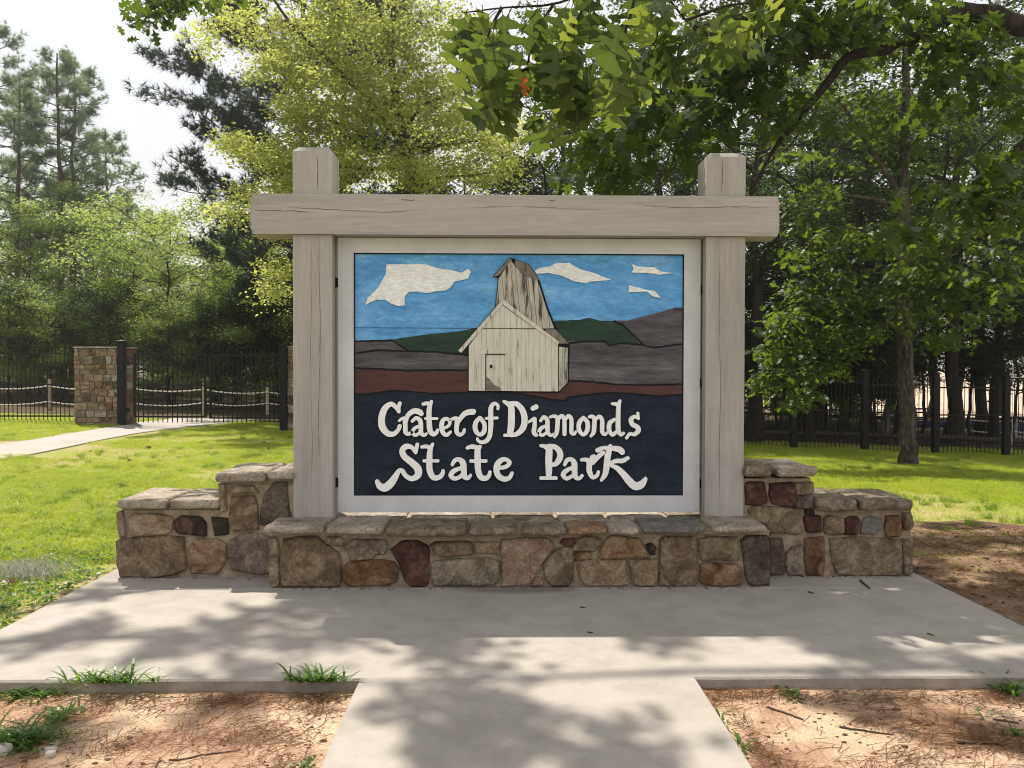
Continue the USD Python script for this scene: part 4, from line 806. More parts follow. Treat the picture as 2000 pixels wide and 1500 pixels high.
def pine(seed, H, r0, base, R, n_limb, tufts, nl=0.2, fat=.011, taper=True, per=15):
    rng = np.random.default_rng(seed); tr = wobble(rng, (0, 0, -.3), (rng.uniform(-.3, .3), 0, H), 12, .015); rad = np.linspace(r0, .03, 12); wood = [tube(tr, rad, 8)]; pts, dirs = [], []
    for k in range(n_limb):
        u = (k + rng.uniform(0, .9)) / n_limb; zz = base + (H * .99 - base) * u
        o = np.array([np.interp(zz, tr[:, 2], tr[:, c]) for c in range(3)])
        Ln = R * ((1 - u) ** .6 * .9 + .18 if taper else .55 + .5 * math.sin(u * 2.6)) * rng.uniform(.55, 1.15); az = k * 2.4 + rng.uniform(-.7, .7)
        e = o + Ln * np.array([math.cos(az), math.sin(az), rng.uniform(-.12, .35) + .35 * u]); lb = wobble(rng, o, e, 6, .07, -.04); wood.append(tube(lb, np.linspace(.05 * (1 - .6 * u), .01, 6), 5))
        for q in range(6):
            f = rng.uniform(.35, 1); oo = np.array([np.interp(f, np.linspace(0, 1, 6), lb[:, c]) for c in range(3)]); a2 = az + rng.uniform(-1.2, 1.2); l2 = Ln * rng.uniform(.12, .32)
            ee = oo + l2 * np.array([math.cos(a2), math.sin(a2), rng.uniform(.1, .6)]); wood.append(tube([oo, (oo + ee) / 2 + [0, 0, .02], ee], [.012, .009, .006], 4, False))
            for g in np.linspace(.35, 1, 5): pts.append(oo + (ee - oo) * g); dirs.append(ee - oo)
    pts, dirs = np.array(pts), np.array(dirs); dirs /= np.linalg.norm(dirs, axis=1, keepdims=True)
    i = rng.integers(0, len(pts), tufts); p = pts[i] + rng.normal(0, .12, (tufts, 3)); dd = dirs[i] + rng.normal(0, .35, (tufts, 3))
    p = np.repeat(p, per, 0); n = len(p); d = np.repeat(dd, per, 0) * .5 + rng.normal(0, .55, (n, 3)) + [0, 0, .12]; d /= np.linalg.norm(d, axis=1, keepdims=True)
    s = np.cross(d, rng.normal(0, 1, (n, 3))); s /= np.linalg.norm(s, axis=1, keepdims=True)
    L = nl * rng.uniform(.7, 1.2, n)[:, None]; v = np.stack([p - s * fat, p + s * fat, p + d * L], 1).reshape(-1, 3)
    return cat_mesh(wood), (v, np.arange(3 * n).reshape(-1, 3))
def tree_proto(name, wood, crown, wm, lm):
    path = f"/World/{name}_source"; stage.CreateClassPrim(path); ORIGIN[path] = np.zeros(3)
    part("trunk", wood, wm, path, smooth=60); part("crown", crown, lm, path, kind="stuff"); return path

pine_a = tree_proto("pine_a", *pine(1, 15.5, .20, 6.2, 2.6, 40, 1900, .28, .011), bark_pine, L_needle)
pine_b = tree_proto("pine_b", *pine(2, 14.0, .17, 5.0, 2.4, 36, 1500, .28, .011), bark_pine, L_needle)
pine_c = tree_proto("pine_c", *pine(3, 17.0, .22, 3.4, 5.0, 64, 12000, .24, .012, False), bark_pine, L_needle_dark)
wood_a = tree_proto("woodland_a", *broadleaf(11, 11.0, .17, 3.2, 3.0, 24, 11000, .12, sig=.27, clumps=120), bark_dark, L_wood)
wood_b = tree_proto("woodland_b", *broadleaf(12, 9.0, .13, 2.0, 2.6, 22, 8800, .115, sig=.25, clumps=100), bark_dark, L_wood)
wood_c = tree_proto("woodland_c", *broadleaf(13, 14.0, .21, 4.5, 3.4, 26, 11500, .125, sig=.30, clumps=125), bark_dark, L_wood)
light_a = tree_proto("light_wood_a", *broadleaf(17, 11.0, .17, 2.6, 3.0, 24, 10500, .12, sig=.27, clumps=110), bark_dark, L_bush)  # left trees take the paled leaves instead of a real veil of glare
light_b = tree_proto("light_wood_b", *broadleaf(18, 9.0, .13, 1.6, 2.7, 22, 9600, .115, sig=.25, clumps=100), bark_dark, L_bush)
bush_a = tree_proto("bush_a", *broadleaf(14, 5.5, .07, .7, 2.1, 20, 13000, .10, sig=.26), bark_dark, L_bush)
bush_c = tree_proto("bush_c", *broadleaf(16, 4.0, .05, .25, 2.0, 20, 9000, .105, sig=.28, prof=.2), bark_dark, L_bush)
bush_b = tree_proto("bush_b", *broadleaf(15, 4.5, .06, 1.7, 1.9, 18, 11000, .105, sig=.26), bark_dark, L_wood)

def plant(src, name, label, cat, px, Y, sc=1.0, rz=None, group=None):
    x = PX(px, Y); return copy_of(src, name, label, cat, (x, Y, float(hgt(x, Y)) - .05), (px * 37.7) % 360 if rz is None else rz, sc, group)
# pines on the left, against the bright sky
plant(pine_a, "pine_tree", "tall thin pine left of the pair, darkest trunk, standing above the stone pillar", "pine tree", 116, 38, 1.0, 40)
plant(pine_b, "pine_tree", "tall pine with a greyer trunk, right of the pair above the stone pillar", "pine tree", 146, 40, 1.13, 150)
plant(pine_b, "pine_tree", "pine at the left edge whose crown touches the picture's side", "pine tree", 38, 37, 1.0, 260)
plant(pine_a, "pine_tree", "pale pine reaching highest at the far left edge", "pine tree", -8, 44, 1.22, 80)
plant(pine_b, "pine_tree", "short round-topped pine right of the tall pair, beside the sky gap", "pine tree", 214, 44, .98, 10)
plant(pine_c, "pine_tree", "big dark pine with long level branches beside the sky gap, left of the sign", "pine tree", 585, 27, 1.0, 205)
plant(pine_c, "pine_tree", "second big dark pine, mostly hidden behind the yellow-green tree", "pine tree", 655, 30, 1.08, 100)
plant(pine_a, "pine_tree", "distant pine peeping over the bushes under the sky gap", "pine tree", 300, 60, .8, 300)
# bushes and trees behind the left fence and gate
GL = "leafy trees behind the left fence and gate"
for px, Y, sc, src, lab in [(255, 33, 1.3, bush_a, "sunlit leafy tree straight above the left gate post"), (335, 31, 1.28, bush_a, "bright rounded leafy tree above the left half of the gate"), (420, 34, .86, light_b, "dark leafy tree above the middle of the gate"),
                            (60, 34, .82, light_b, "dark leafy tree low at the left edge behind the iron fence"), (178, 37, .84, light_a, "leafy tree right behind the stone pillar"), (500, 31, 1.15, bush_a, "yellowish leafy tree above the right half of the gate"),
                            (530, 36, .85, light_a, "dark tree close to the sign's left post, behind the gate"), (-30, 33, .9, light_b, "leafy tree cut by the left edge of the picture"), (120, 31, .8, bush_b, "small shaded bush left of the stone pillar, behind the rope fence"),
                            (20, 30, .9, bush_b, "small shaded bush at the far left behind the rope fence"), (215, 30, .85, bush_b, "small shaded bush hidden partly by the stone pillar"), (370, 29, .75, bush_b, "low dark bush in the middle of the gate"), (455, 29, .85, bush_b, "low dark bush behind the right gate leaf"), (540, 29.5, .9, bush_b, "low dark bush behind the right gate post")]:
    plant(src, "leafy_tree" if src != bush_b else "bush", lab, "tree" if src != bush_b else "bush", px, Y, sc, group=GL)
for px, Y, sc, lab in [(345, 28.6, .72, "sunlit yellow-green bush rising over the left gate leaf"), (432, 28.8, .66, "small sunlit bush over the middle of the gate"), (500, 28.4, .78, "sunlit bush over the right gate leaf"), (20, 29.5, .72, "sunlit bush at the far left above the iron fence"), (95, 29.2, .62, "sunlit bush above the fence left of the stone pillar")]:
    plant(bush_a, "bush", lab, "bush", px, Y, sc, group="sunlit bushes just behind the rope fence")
# woodland behind the sign and on the right
GR = "woodland trees behind the sign and the right-hand fence"
for k, (px, Y, sc, src, lab) in enumerate([(905, 25, .95, wood_b, "leafy tree behind the sign's beam, just right of the yellow-green tree"), (1010, 30, .9, wood_a, "tree behind the middle of the sign's beam"), (1085, 25, .9, wood_c, "thick-trunked tree seen above the middle of the beam"),
        (1185, 24, .95, wood_a, "dark tree above the right part of the beam"), (1290, 27, 1.0, wood_c, "tall tree just left of the sign's right post"), (1400, 30, 1.0, wood_a, "tree behind the sign's right post"),
        (1468, 22.6, 1.0, wood_c, "thick dark trunk right beside the sign's right post"), (1578, 23.5, .85, wood_a, "slim dark-trunked tree right of the beam's end"), (1592, 27, 1.0, wood_c, "tree behind the fence, right of the slim dark trunk"),
        (1645, 32, .9, wood_a, "tree far behind the fence left of the near oak trunk"), (1700, 30, .95, wood_c, "tall trunk behind the fence, just left of the near oak"), (1757, 25, .95, wood_a, "dark thin trunk half hidden behind the near oak's trunk"),
        (1858, 24.5, 1.05, wood_c, "thick dark trunk behind the fence right of the near oak"), (1922, 29, 1.0, wood_c, "dark trunk behind the fence, second right of the near oak"), (2010, 33, 1.0, wood_a, "tree at the right edge behind the fence"),
        (2090, 26, 1.0, wood_c, "big tree beyond the right edge, its crown reaching in"), (1350, 36, 1.1, wood_c, "distant tall tree above the beam's right part"), (1240, 38, 1.05, wood_c, "distant tall tree above the beam's middle"), (1120, 40, 1.1, wood_c, "distant tall tree above the beam, left of centre"),
         (1820, 40, 1.15, wood_c, "distant tall tree in the right-hand wood"), (1660, 41, 1.15, wood_c, "distant tall tree between the near oak and the beam"), (1960, 42, 1.15, wood_c, "distant tall tree at the right of the wood"), (1520, 40, 1.15, wood_c, "distant tall tree right of the sign"),
]):
    plant(src, "woodland_tree", lab, "tree", px, Y, sc, group=GR)
for px, Y, sc, lab in [(1530, 23.6, 1.05, "dark bush just right of the sign post behind the fence"), (1640, 25, 1.0, "bush behind the fence between sign and oak"), (1712, 24, .95, "bush left of the near oak's trunk behind the fence"), (1800, 27, 1.15, "bush right of the near oak's trunk"), (1900, 26, 1.1, "bush over the fence in the right part"),
                       (1985, 24.5, 1.0, "bush at the right edge over the hanging feeder"), (1450, 25, 1.1, "bush hidden partly by the sign's right post"), (950, 23, 1.0, "bush behind the beam's left half"), (1130, 23.5, 1.1, "bush behind the beam's middle"), (1260, 23, 1.05, "bush behind the beam's right half"), (840, 24, 1.1, "bush behind the yellow-green tree")]:
    plant(bush_b, "bush", lab, "bush", px, Y, sc, group="shady bushes along the fence")
for k, (px, Y, sc, sr) in enumerate([(-60, 42, 1.1, 0), (10, 41, 1.15, 1), (85, 43, 1.1, 0), (160, 45, 1.2, 1), (235, 42, 1.05, 0), (310, 40, 1.1, 1), (385, 42, 1.0, 0), (455, 40, 1.1, 1), (530, 42, 1.1, 0), (610, 38, 1.0, 1), (690, 34, 1.0, 0), (1470, 33, 1.0, 1), (1545, 31, 1.0, 1), (1615, 36, 1.1, 0), (1685, 37, 1.0, 1), (1420, 30, 1.0, 1), (270, 47, 1.3, 1), (60, 48, 1.3, 0), (420, 48, 1.25, 1), (1580, 44, 1.2, 1), (1500, 45, 1.2, 0)]):
    plant((bush_a, bush_b)[sr], "bush", "shaded bush among others in the dim back of the wood", "bush", px, Y, (sc, sc, sc * .8), group="back row of bushes in the wood")
for px, Y, sc in [(1555, 36, 1.1), (1690, 27, .95), (1735, 38, 1.1), (1945, 25.5, .95), (2040, 30, 1.05), (1320, 29, .9), (1160, 36, 1.0), (2130, 32, 1.1), (1870, 46, 1.2)]:
    plant(wood_c if sc > 1.0 else wood_a, "woodland_tree", "tree standing deep in the shade of the wood on the right", "tree", px, Y, sc, group="trees deep in the right-hand wood")
for px, Y, sc in [(1475, 28, .95), (1520, 30, 1.0), (1575, 28, .9), (1610, 30, .95), (1660, 29, .95), (1700, 30, .9), (1450, 32, 1.0)]:
    plant(bush_b, "bush", "low shaded bush between the trunks behind the iron fence, left of the oak", "bush", px, Y, (sc, sc, sc * .75), group="low bushes between the trunks behind the iron fence")
for px, Y, sc in [(-45, 33, .9), (75, 34, .8), (130, 36, 1.0), (255, 36, .9), (300, 34, .7), (415, 33, .75), (470, 36, .9), (570, 34, .9), (690, 31, 1.0), (40, 40, 1.2), (400, 41, 1.2)]:
    plant(bush_c, "bush", "dark leafy undergrowth bush filling the wood's floor behind the left fence", "bush", px, Y, sc, group="undergrowth behind the left fence and gate")
for px, Y, sc in [(1440, 27, .8), (1490, 31, .9), (1550, 34, .9), (1600, 31, .8), (1650, 34, .85), (1700, 36, .9), (1470, 36, 1.0), (1620, 38, 1.0)]:
    plant(bush_c, "bush", "dark undergrowth bush low behind the right-hand fence, between sign and oak", "bush", px, Y, sc, group="undergrowth behind the right-hand fence")
# far wood, one mass
rng = np.random.default_rng(77); pos, idx, sc_, rz_ = [], [], [], []
for Y0, n, x0, x1 in ((52, 15, -62, 6), (62, 18, -80, 10), (48, 9, -52, -12)):
    for k in range(n):
        x = x0 + (x1 - x0) * (k + rng.uniform(.1, .9)) / n; y = Y0 + rng.uniform(-3, 3); pos.append((x, y, float(hgt(x, y)))); idx.append(rng.integers(0, 2)); sc_.append(rng.uniform(.75, 1.1)); rz_.append(rng.uniform(0, 360))
for k in range(60):
    x = -60 + 240 * (k + rng.uniform(0, 1)) / 60; y = rng.uniform(150, 190); pos.append((x, y, 0.0)); idx.append(rng.integers(0, 2)); sc_.append(rng.uniform(1.2, 1.8)); rz_.append(rng.uniform(0, 360))
for k in range(26):
    x = 10 + 75 * (k + rng.uniform(0, 1)) / 26; y = rng.uniform(62, 80) + 14 * (x > 30); pos.append((x, y, float(hgt(x, y)) + (0 if k % 3 else 2))); idx.append(rng.integers(0, 2)); sc_.append(rng.uniform(.9, 1.3)); rz_.append(rng.uniform(0, 360))
pos, idx, sc_, rz_ = pos[:-26], idx[:-26], sc_[:-26], rz_[:-26]
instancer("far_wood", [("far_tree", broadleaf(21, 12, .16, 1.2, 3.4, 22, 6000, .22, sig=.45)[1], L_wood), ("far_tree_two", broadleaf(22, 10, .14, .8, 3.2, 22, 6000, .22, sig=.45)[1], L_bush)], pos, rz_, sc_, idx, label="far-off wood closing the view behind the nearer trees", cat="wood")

# the yellow-green tree behind the sign
Yt = 14.0; base = P(842, 722, Yt); g = float(hgt(base[0], Yt))
yt = thing("leafy_tree", "yellow-green small-leaved tree lit from behind, rising behind the left half of the sign", "tree", (base[0], Yt, g))
rng = np.random.default_rng(5)
def limb(pp, n=14):
    q = np.array([np.r_[P(px, py, Y), r] for px, py, Y, r in pp]); s = np.linspace(0, 1, len(q)); t = np.linspace(0, 1, n)
    c = np.stack([np.interp(t, s, q[:, k]) for k in range(4)], 1)
    c[1:-1, :3] = (c[:-2, :3] + 2 * c[1:-1, :3] + c[2:, :3]) / 4
    c[1:-1, :3] += rng.normal(0, 1, (n - 2, 3)) * c[1:-1, 3:4] * .25
    return c
limbs = [limb([(845, 860, 14, .15), (835, 480, 14, .12), (810, 370, 14, .10), (792, 270, 14, .085), (768, 190, 14, .07), (765, 90, 14, .05), (775, -80, 14, .03)]), limb([(800, 300, 14, .07), (770, 255, 13.9, .06), (700, 170, 13.7, .055), (620, 100, 13.5, .04), (560, 40, 13.3, .025), (510, -40, 13.2, .015)]),
         limb([(768, 90, 14, .045), (745, 40, 14, .035), (725, -40, 14, .02)]), limb([(790, 250, 14, .035), (830, 200, 13.6, .028), (900, 180, 13.3, .012)]), limb([(700, 170, 13.7, .03), (640, 125, 14.5, .02), (520, 130, 14.8, .01)]),
         limb([(800, 330, 14, .04), (700, 330, 13.6, .03), (560, 310, 13.3, .02), (450, 275, 13.1, .008)]), limb([(795, 290, 14, .04), (900, 280, 14.5, .025), (1010, 260, 14.8, .01)]), limb([(805, 350, 14, .03), (900, 345, 14, .02), (1010, 330, 14, .01)]),
         limb([(650, 340, 13.5, .015), (560, 390, 13.2, .012), (480, 420, 13.1, .006)]), limb([(740, 300, 13.8, .03), (690, 250, 13.4, .02), (600, 220, 13.2, .012)]), limb([(835, 470, 14, .035), (700, 520, 13.8, .02), (560, 560, 13.6, .01), (510, 540, 13.5, .006)])]
part("trunk", cat_mesh([tube(l[:, :3], l[:, 3], 7) for l in limbs]), bark, yt, smooth=60)
blobs = [(560, 60, 95, 60, 13.4, 5), (660, 60, 90, 60, 13.7, 5), (740, 30, 90, 60, 14, 5), (540, 140, 70, 40, 13.6, 4), (620, 150, 80, 45, 13.5, 5), (700, 150, 80, 60, 13.6, 6), (790, 110, 70, 70, 14, 6), (860, 60, 70, 60, 14, 4), (600, 220, 85, 40, 13.3, 6), (690, 230, 90, 45, 13.5, 6), (780, 230, 90, 50, 13.8, 6), (870, 180, 70, 50, 13.6, 5), (900, 260, 90, 50, 14.3, 6), (985, 270, 50, 60, 14.6, 4),
         (520, 300, 70, 28, 13.2, 5), (610, 310, 80, 40, 13.4, 6), (710, 320, 90, 40, 13.7, 6), (830, 330, 90, 40, 14, 6), (940, 340, 80, 35, 14, 5), (455, 275, 30, 14, 13.1, 1.5), (530, 370, 70, 25, 13.2, 4), (600, 370, 60, 30, 13.3, 4), (470, 415, 40, 18, 13.1, 1.5), (545, 440, 40, 30, 13.3, 2), (540, 540, 30, 40, 13.6, 3), (640, 420, 80, 50, 14, 3), (760, 430, 90, 50, 14, 3), (440, 30, 60, 40, 13.6, 2.5), (560, -60, 160, 70, 13.6, 7), (760, -70, 160, 70, 14, 7), (400, 90, 30, 40, 13.7, 1)]
def blob_leaves(rng, blobs, per, sub, size, tmpl, droop, spread=1.0, tilt=.6, dY=.55):
    pos = []
    for px, py, rx, ry, Y, w in blobs:
        n = int(per * w); k = max(2, int(sub * w)); cpx, cpy = rng.normal(0, .5, (2, k)); cy = rng.normal(0, dY, k)
        j = rng.integers(0, k, n); s = 16 * 14 / Y
        a = px + cpx[j] * rx + rng.normal(0, s, n); b = py + cpy[j] * ry + rng.normal(0, s * .6, n); yy = Y + cy[j] + rng.normal(0, .15, n)
        d = (RC @ np.stack([(a - 1000) / FPX, -(b - 750) / FPX, -np.ones(n)])).T
        pos.append(EYE + d * (yy / d[:, 1])[:, None])
    pos = np.vstack(pos); d, nr = leaf_dirs(rng, len(pos), droop, spread, tilt)
    return leaves(pos, d, nr, size * rng.uniform(.5, 1.4, len(pos)), tmpl)
part("crown", blob_leaves(rng, blobs, 430, 7, .066, OVATE, -.3), L_yellow, yt, kind="stuff")

# the young oak on the right-hand lawn
gb = G(1776, 911, -.45); Yo = float(gb[1]); go = float(hgt(gb[0], Yo)); 
ok = thing("oak_tree", "oak with a rough grey trunk standing on the lawn to the right of the sign", "oak tree", (gb[0], Yo, go))
rng = np.random.default_rng(6)
ol = [limb([(1776, 925, Yo, .26), (1776, 900, Yo, .195), (1774, 850, Yo, .17), (1772, 760, Yo, .165), (1770, 640, Yo, .155), (1765, 480, Yo, .13), (1762, 330, Yo, .11), (1768, 180, Yo, .08), (1772, 30, Yo, .06), (1775, -120, Yo, .04)], 24), limb([(1760, 380, Yo, .06), (1725, 330, Yo - .2, .055), (1690, 270, Yo - .4, .045), (1650, 210, Yo - .6, .03), (1600, 150, Yo - .8, .015)]),
      limb([(1762, 400, Yo, .045), (1680, 385, Yo - .3, .03), (1600, 375, Yo - .5, .012)]), limb([(1768, 600, Yo, .05), (1720, 570, Yo - .8, .035), (1620, 590, Yo - 1.6, .02), (1520, 620, Yo - 2.2, .008)]), limb([(1770, 620, Yo, .04), (1690, 650, Yo - .8, .025), (1580, 700, Yo - 1.5, .015), (1490, 735, Yo - 1.9, .006)]),
      limb([(1766, 560, Yo, .045), (1830, 485, Yo - 1.8, .03), (1900, 440, Yo - 2.6, .012)]), limb([(1768, 590, Yo, .04), (1830, 560, Yo - 1.9, .025), (1930, 545, Yo - 2.6, .012), (1990, 555, Yo - 2.8, .006)]), limb([(1766, 500, Yo, .04), (1700, 450, Yo - .7, .03), (1600, 440, Yo - 1.3, .01)]), limb([(1768, 640, Yo, .025), (1805, 640, Yo - 1.4, .015), (1835, 668, Yo - 2.2, .006)]), limb([(1765, 300, Yo, .05), (1840, 240, Yo - .5, .03), (1900, 200, Yo - .8, .01)])]
part("trunk", cat_mesh([tube(l[:, :3], l[:, 3], 10) for l in ol]), bark, ok, smooth=60)
ob = [(1620, 590, 90, 35, Yo - 1.6, 5), (1530, 620, 60, 28, Yo - 2.1, 3), (1700, 570, 80, 50, Yo - .9, 4), (1600, 660, 90, 30, Yo - 1.5, 4.5), (1520, 690, 50, 20, Yo - 1.9, 2), (1680, 650, 70, 40, Yo - .9, 3), (1580, 720, 60, 22, Yo - 1.6, 2.5), (1500, 745, 38, 14, Yo - 1.9, 1.6), (1560, 770, 40, 25, Yo - 1.7, 1.3), (1630, 720, 50, 25, Yo - 1.2, 1.5), (1790, 560, 55, 35, Yo - 1.9, 2.4), (1860, 535, 65, 32, Yo - 2.5, 3), (1945, 560, 50, 32, Yo - 2.8, 2.2), (1835, 662, 40, 20, Yo - 2.2, 1.3), (1800, 610, 45, 26, Yo - 2.0, 1.6), (1900, 600, 50, 26, Yo - 2.6, 1.6),
      (1885, 455, 60, 40, Yo - 2.6, 2.4), (1820, 485, 55, 32, Yo - 2.2, 2), (1650, 460, 80, 40, Yo - 1.1, 3.5), (1720, 490, 70, 40, Yo - .7, 3), (1600, 500, 70, 40, Yo - 1.3, 2.5), (1560, 560, 50, 30, Yo - 1.8, 1.5), (1600, 170, 60, 50, Yo - .7, 3), (1680, 230, 50, 60, Yo - .4, 2.5), (1740, 200, 60, 50, Yo, 3), (1740, 270, 50, 30, Yo, 3), (1760, 310, 60, 25, Yo, 2.5), (1860, 220, 70, 50, Yo - .6, 3), (1800, 120, 100, 60, Yo, 4), (1580, 310, 60, 30, Yo - .6, 2), (1600, 380, 50, 25, Yo - .5, 1.5), (1700, 100, 90, 60, Yo, 4), (1950, 490, 50, 45, Yo - 2.9, 1.8)]
part("crown", blob_leaves(rng, ob, 84, 5, .155, oak_small(), -.45, 1, .5, .45), L_sap, ok, kind="stuff")

# the big oak whose trunk stands outside the picture on the right: limbs overhead, hanging sprays in view
XB, YB = 8.6, 8.2; gB = float(hgt(XB, YB))
bo = thing("oak_tree", "big dark oak reaching in from beyond the right edge, its branches hanging over the sign", "oak tree", (XB, YB, gB))
rng = np.random.default_rng(8)
def limb_w(pp, n=14):
    q = np.array(pp, float); s = np.linspace(0, 1, len(q)); t = np.linspace(0, 1, n); c = np.stack([np.interp(t, s, q[:, k]) for k in range(4)], 1)
    c[1:-1, :3] = (c[:-2, :3] + 2 * c[1:-1, :3] + c[2:, :3]) / 4; c[1:-1, :3] += rng.normal(0, 1, (n - 2, 3)) * c[1:-1, 3:4] * .25; return c
W = lambda px, py, Y, r: (*P(px, py, Y), r)
top = (XB - .1, YB, 5.2)
bl = [limb_w([(XB, YB, gB - .3, .42), (XB, YB, 1.0, .30), (*top, .26), (XB + .1, YB, 8, .2), (XB - .2, YB + .2, 14, .1)]), limb_w([(XB, YB, 4.9, .17), W(2080, 60, 8.3, .12), W(1985, 45, 8.2, .10), W(1900, 20, 8, .085), W(1835, 35, 7.9, .075), W(1790, 70, 7.8, .065), W(1740, 96, 7.8, .055), W(1660, 102, 7.8, .048), W(1625, 145, 7.8, .043), W(1585, 205, 7.8, .036), W(1510, 285, 7.8, .022), W(1470, 370, 7.8, .010)], 30),
      limb_w([(XB, YB, 3.2, .10), W(2090, 240, 8.4, .075), W(1995, 285, 8.5, .06), W(1960, 315, 8.5, .045), W(1915, 345, 8.5, .03), W(1870, 400, 8.4, .012)]), limb_w([W(1960, 320, 8.5, .03), W(1950, 390, 8.4, .02), W(1925, 470, 8.3, .008)]), limb_w([(XB, YB, 5.4, .16), (5.5, 8.4, 8.6, .12), (2.5, 9.6, 11.0, .09), (-1.5, 10, 12, .05), (-4.2, 9.6, 11.6, .02)]), limb_w([(5.5, 8.4, 8.6, .08), (3, 6.8, 7.2, .05), (1.4, 5.6, 5.6, .025), (0.9, 4.6, 4.3, .012), W(1150, -60, 3.7, .010)]),
      limb_w([(XB, YB, 7.2, .12), (5.2, 11.2, 10.8, .08), (1.5, 12.0, 12.3, .04), (-1.5, 10.6, 11.8, .02)]), limb_w([(XB, YB, 6.5, .12), (6.2, 9.6, 9.8, .08), (2, 10.6, 11.2, .05), (-1.4, 9.4, 10.6, .02)]), limb_w([W(1700, -40, 7.5, .05), W(1500, 20, 7.3, .04), W(1350, 60, 7.1, .025), W(1240, 150, 7.0, .010)]), limb_w([W(1620, 110, 7.8, .03), W(1540, 115, 7.7, .02), W(1440, 95, 7.6, .01)]), limb_w([W(1330, 80, 7.1, .02), W(1310, 180, 7.1, .012), W(1290, 250, 7, .006)])]
part("trunk", cat_mesh([tube(l[:, :3], l[:, 3], 9) for l in bl]), bark_dark, bo, smooth=60)
bb = [(1560, 60, 110, 45, 7.6, 4.5), (1680, 40, 110, 45, 7.7, 4), (1450, 90, 90, 50, 7.4, 4.5), (1360, 140, 80, 45, 7.2, 3.5), (1280, 200, 70, 40, 7.0, 3), (1210, 260, 60, 30, 7.0, 2.2), (1150, 290, 50, 30, 7.1, 1.6), (1480, 180, 70, 40, 7.6, 2.2), (1400, 230, 70, 35, 7.4, 2.2), (1330, 290, 60, 30, 7.2, 1.6), (1560, 240, 50, 40, 7.7, 1.5), (1800, 40, 90, 40, 8, 3), (1900, 70, 80, 50, 8.1, 3.2), (1960, 140, 50, 60, 8.3, 2.6), (1880, 150, 60, 50, 8.1, 2), (1830, 160, 40, 35, 8, 1), (1960, 400, 50, 70, 8.4, 2.6), (1890, 400, 60, 40, 8.4, 2.4), (1820, 430, 60, 35, 8.3, 1.6), (1940, 330, 50, 40, 8.5, 2), (1760, 470, 50, 30, 8.3, 1), (1120, 330, 40, 25, 7.1, 1), (1200, 330, 50, 25, 7.1, 1.2), (1650, 10, 300, 30, 7.6, 4), (1980, 240, 30, 50, 8.4, 1)]
crowns = [blob_leaves(rng, bb, 44, 5, .155, oak_small(), -.6, 1, .5, .35)]
# foliage overhead, out of the picture, placed along the limbs where the dappled shade on the slab says it hangs
def overhead(rng, spots, per, size, tmpl):
    pos = []
    for gx, gy, r, h, w in spots:
        n = int(per * w * .95); h = h * 1.75; c = np.array([gx, gy, 0]) + h / SUN[2] * SUN; k = max(1, int(1.5 * w)); cc = rng.normal(0, .55, (k, 3)) * [r, r, .5]
        pos.append(c + cc[rng.integers(0, k, n)] + rng.normal(0, .115, (n, 3)))
    pos = np.vstack(pos); d, nr = leaf_dirs(rng, len(pos), -.35, 1, .3); return leaves(pos, d, nr, size * rng.uniform(.7, 1.2, len(pos)), tmpl)
spots_r = [(1.3, 5.1, .5, 6.8, 3), (2.0, 5.0, .6, 6.8, 4.5), (2.8, 5.2, .6, 6.6, 4.5), (2.3, 5.7, .7, 7, 4), (3.4, 5.6, .7, 6.8, 4), (2.9, 4.55, .5, 6.2, 2.6), (2.0, 4.45, .4, 6.4, 1.8), (3.9, 5.0, .7, 6.3, 3), (4.6, 6.2, .9, 6.8, 4), (5.4, 7.3, .9, 7, 4), (4.2, 7.6, .8, 7.3, 3.5), (5.8, 5.6, .9, 6.5, 3), (3.7, 6.6, .8, 7, 3.5), (-.09, 4.57, .16, 6.4, .8), (-.2, 4.2, .14, 6.4, .7), (.0, 4.0, .12, 6.3, .6), (-.17, 3.83, .15, 6.3, .8), (-.34, 3.6, .16, 6.2, .9), (.06, 3.75, .12, 6.2, .6), (.36, 3.58, .16, 6.1, .9), (.52, 3.48, .1, 6.1, .5), (-.3, 3.25, .18, 6.0, 1), (.02, 3.2, .18, 6.0, 1), (.68, 3.18, .14, 6.0, .7), (2.2, 3.5, .4, 6, 1.2), (2.7, 3.2, .5, 6, 1.3), (-.35, 2.8, .3, 5.6, 1.2), (3.7, 5.3, .4, 6.5, 2.5), (4.3, 5.5, .5, 6.5, 3), (4.9, 6.7, .6, 6.6, 3), (4.0, 7.2, .5, 7, 2.5), (5.2, 5.0, .6, 6.4, 2.5), (6.2, 7.0, .7, 6.8, 3), (6.8, 8.2, .8, 7, 2.5), (3, 8.5, 1, 8, 2)]
crowns.append(overhead(rng, spots_r, 62, .16, oak_small()))
part("crown", cat_mesh(crowns), L_oak, bo, kind="stuff")
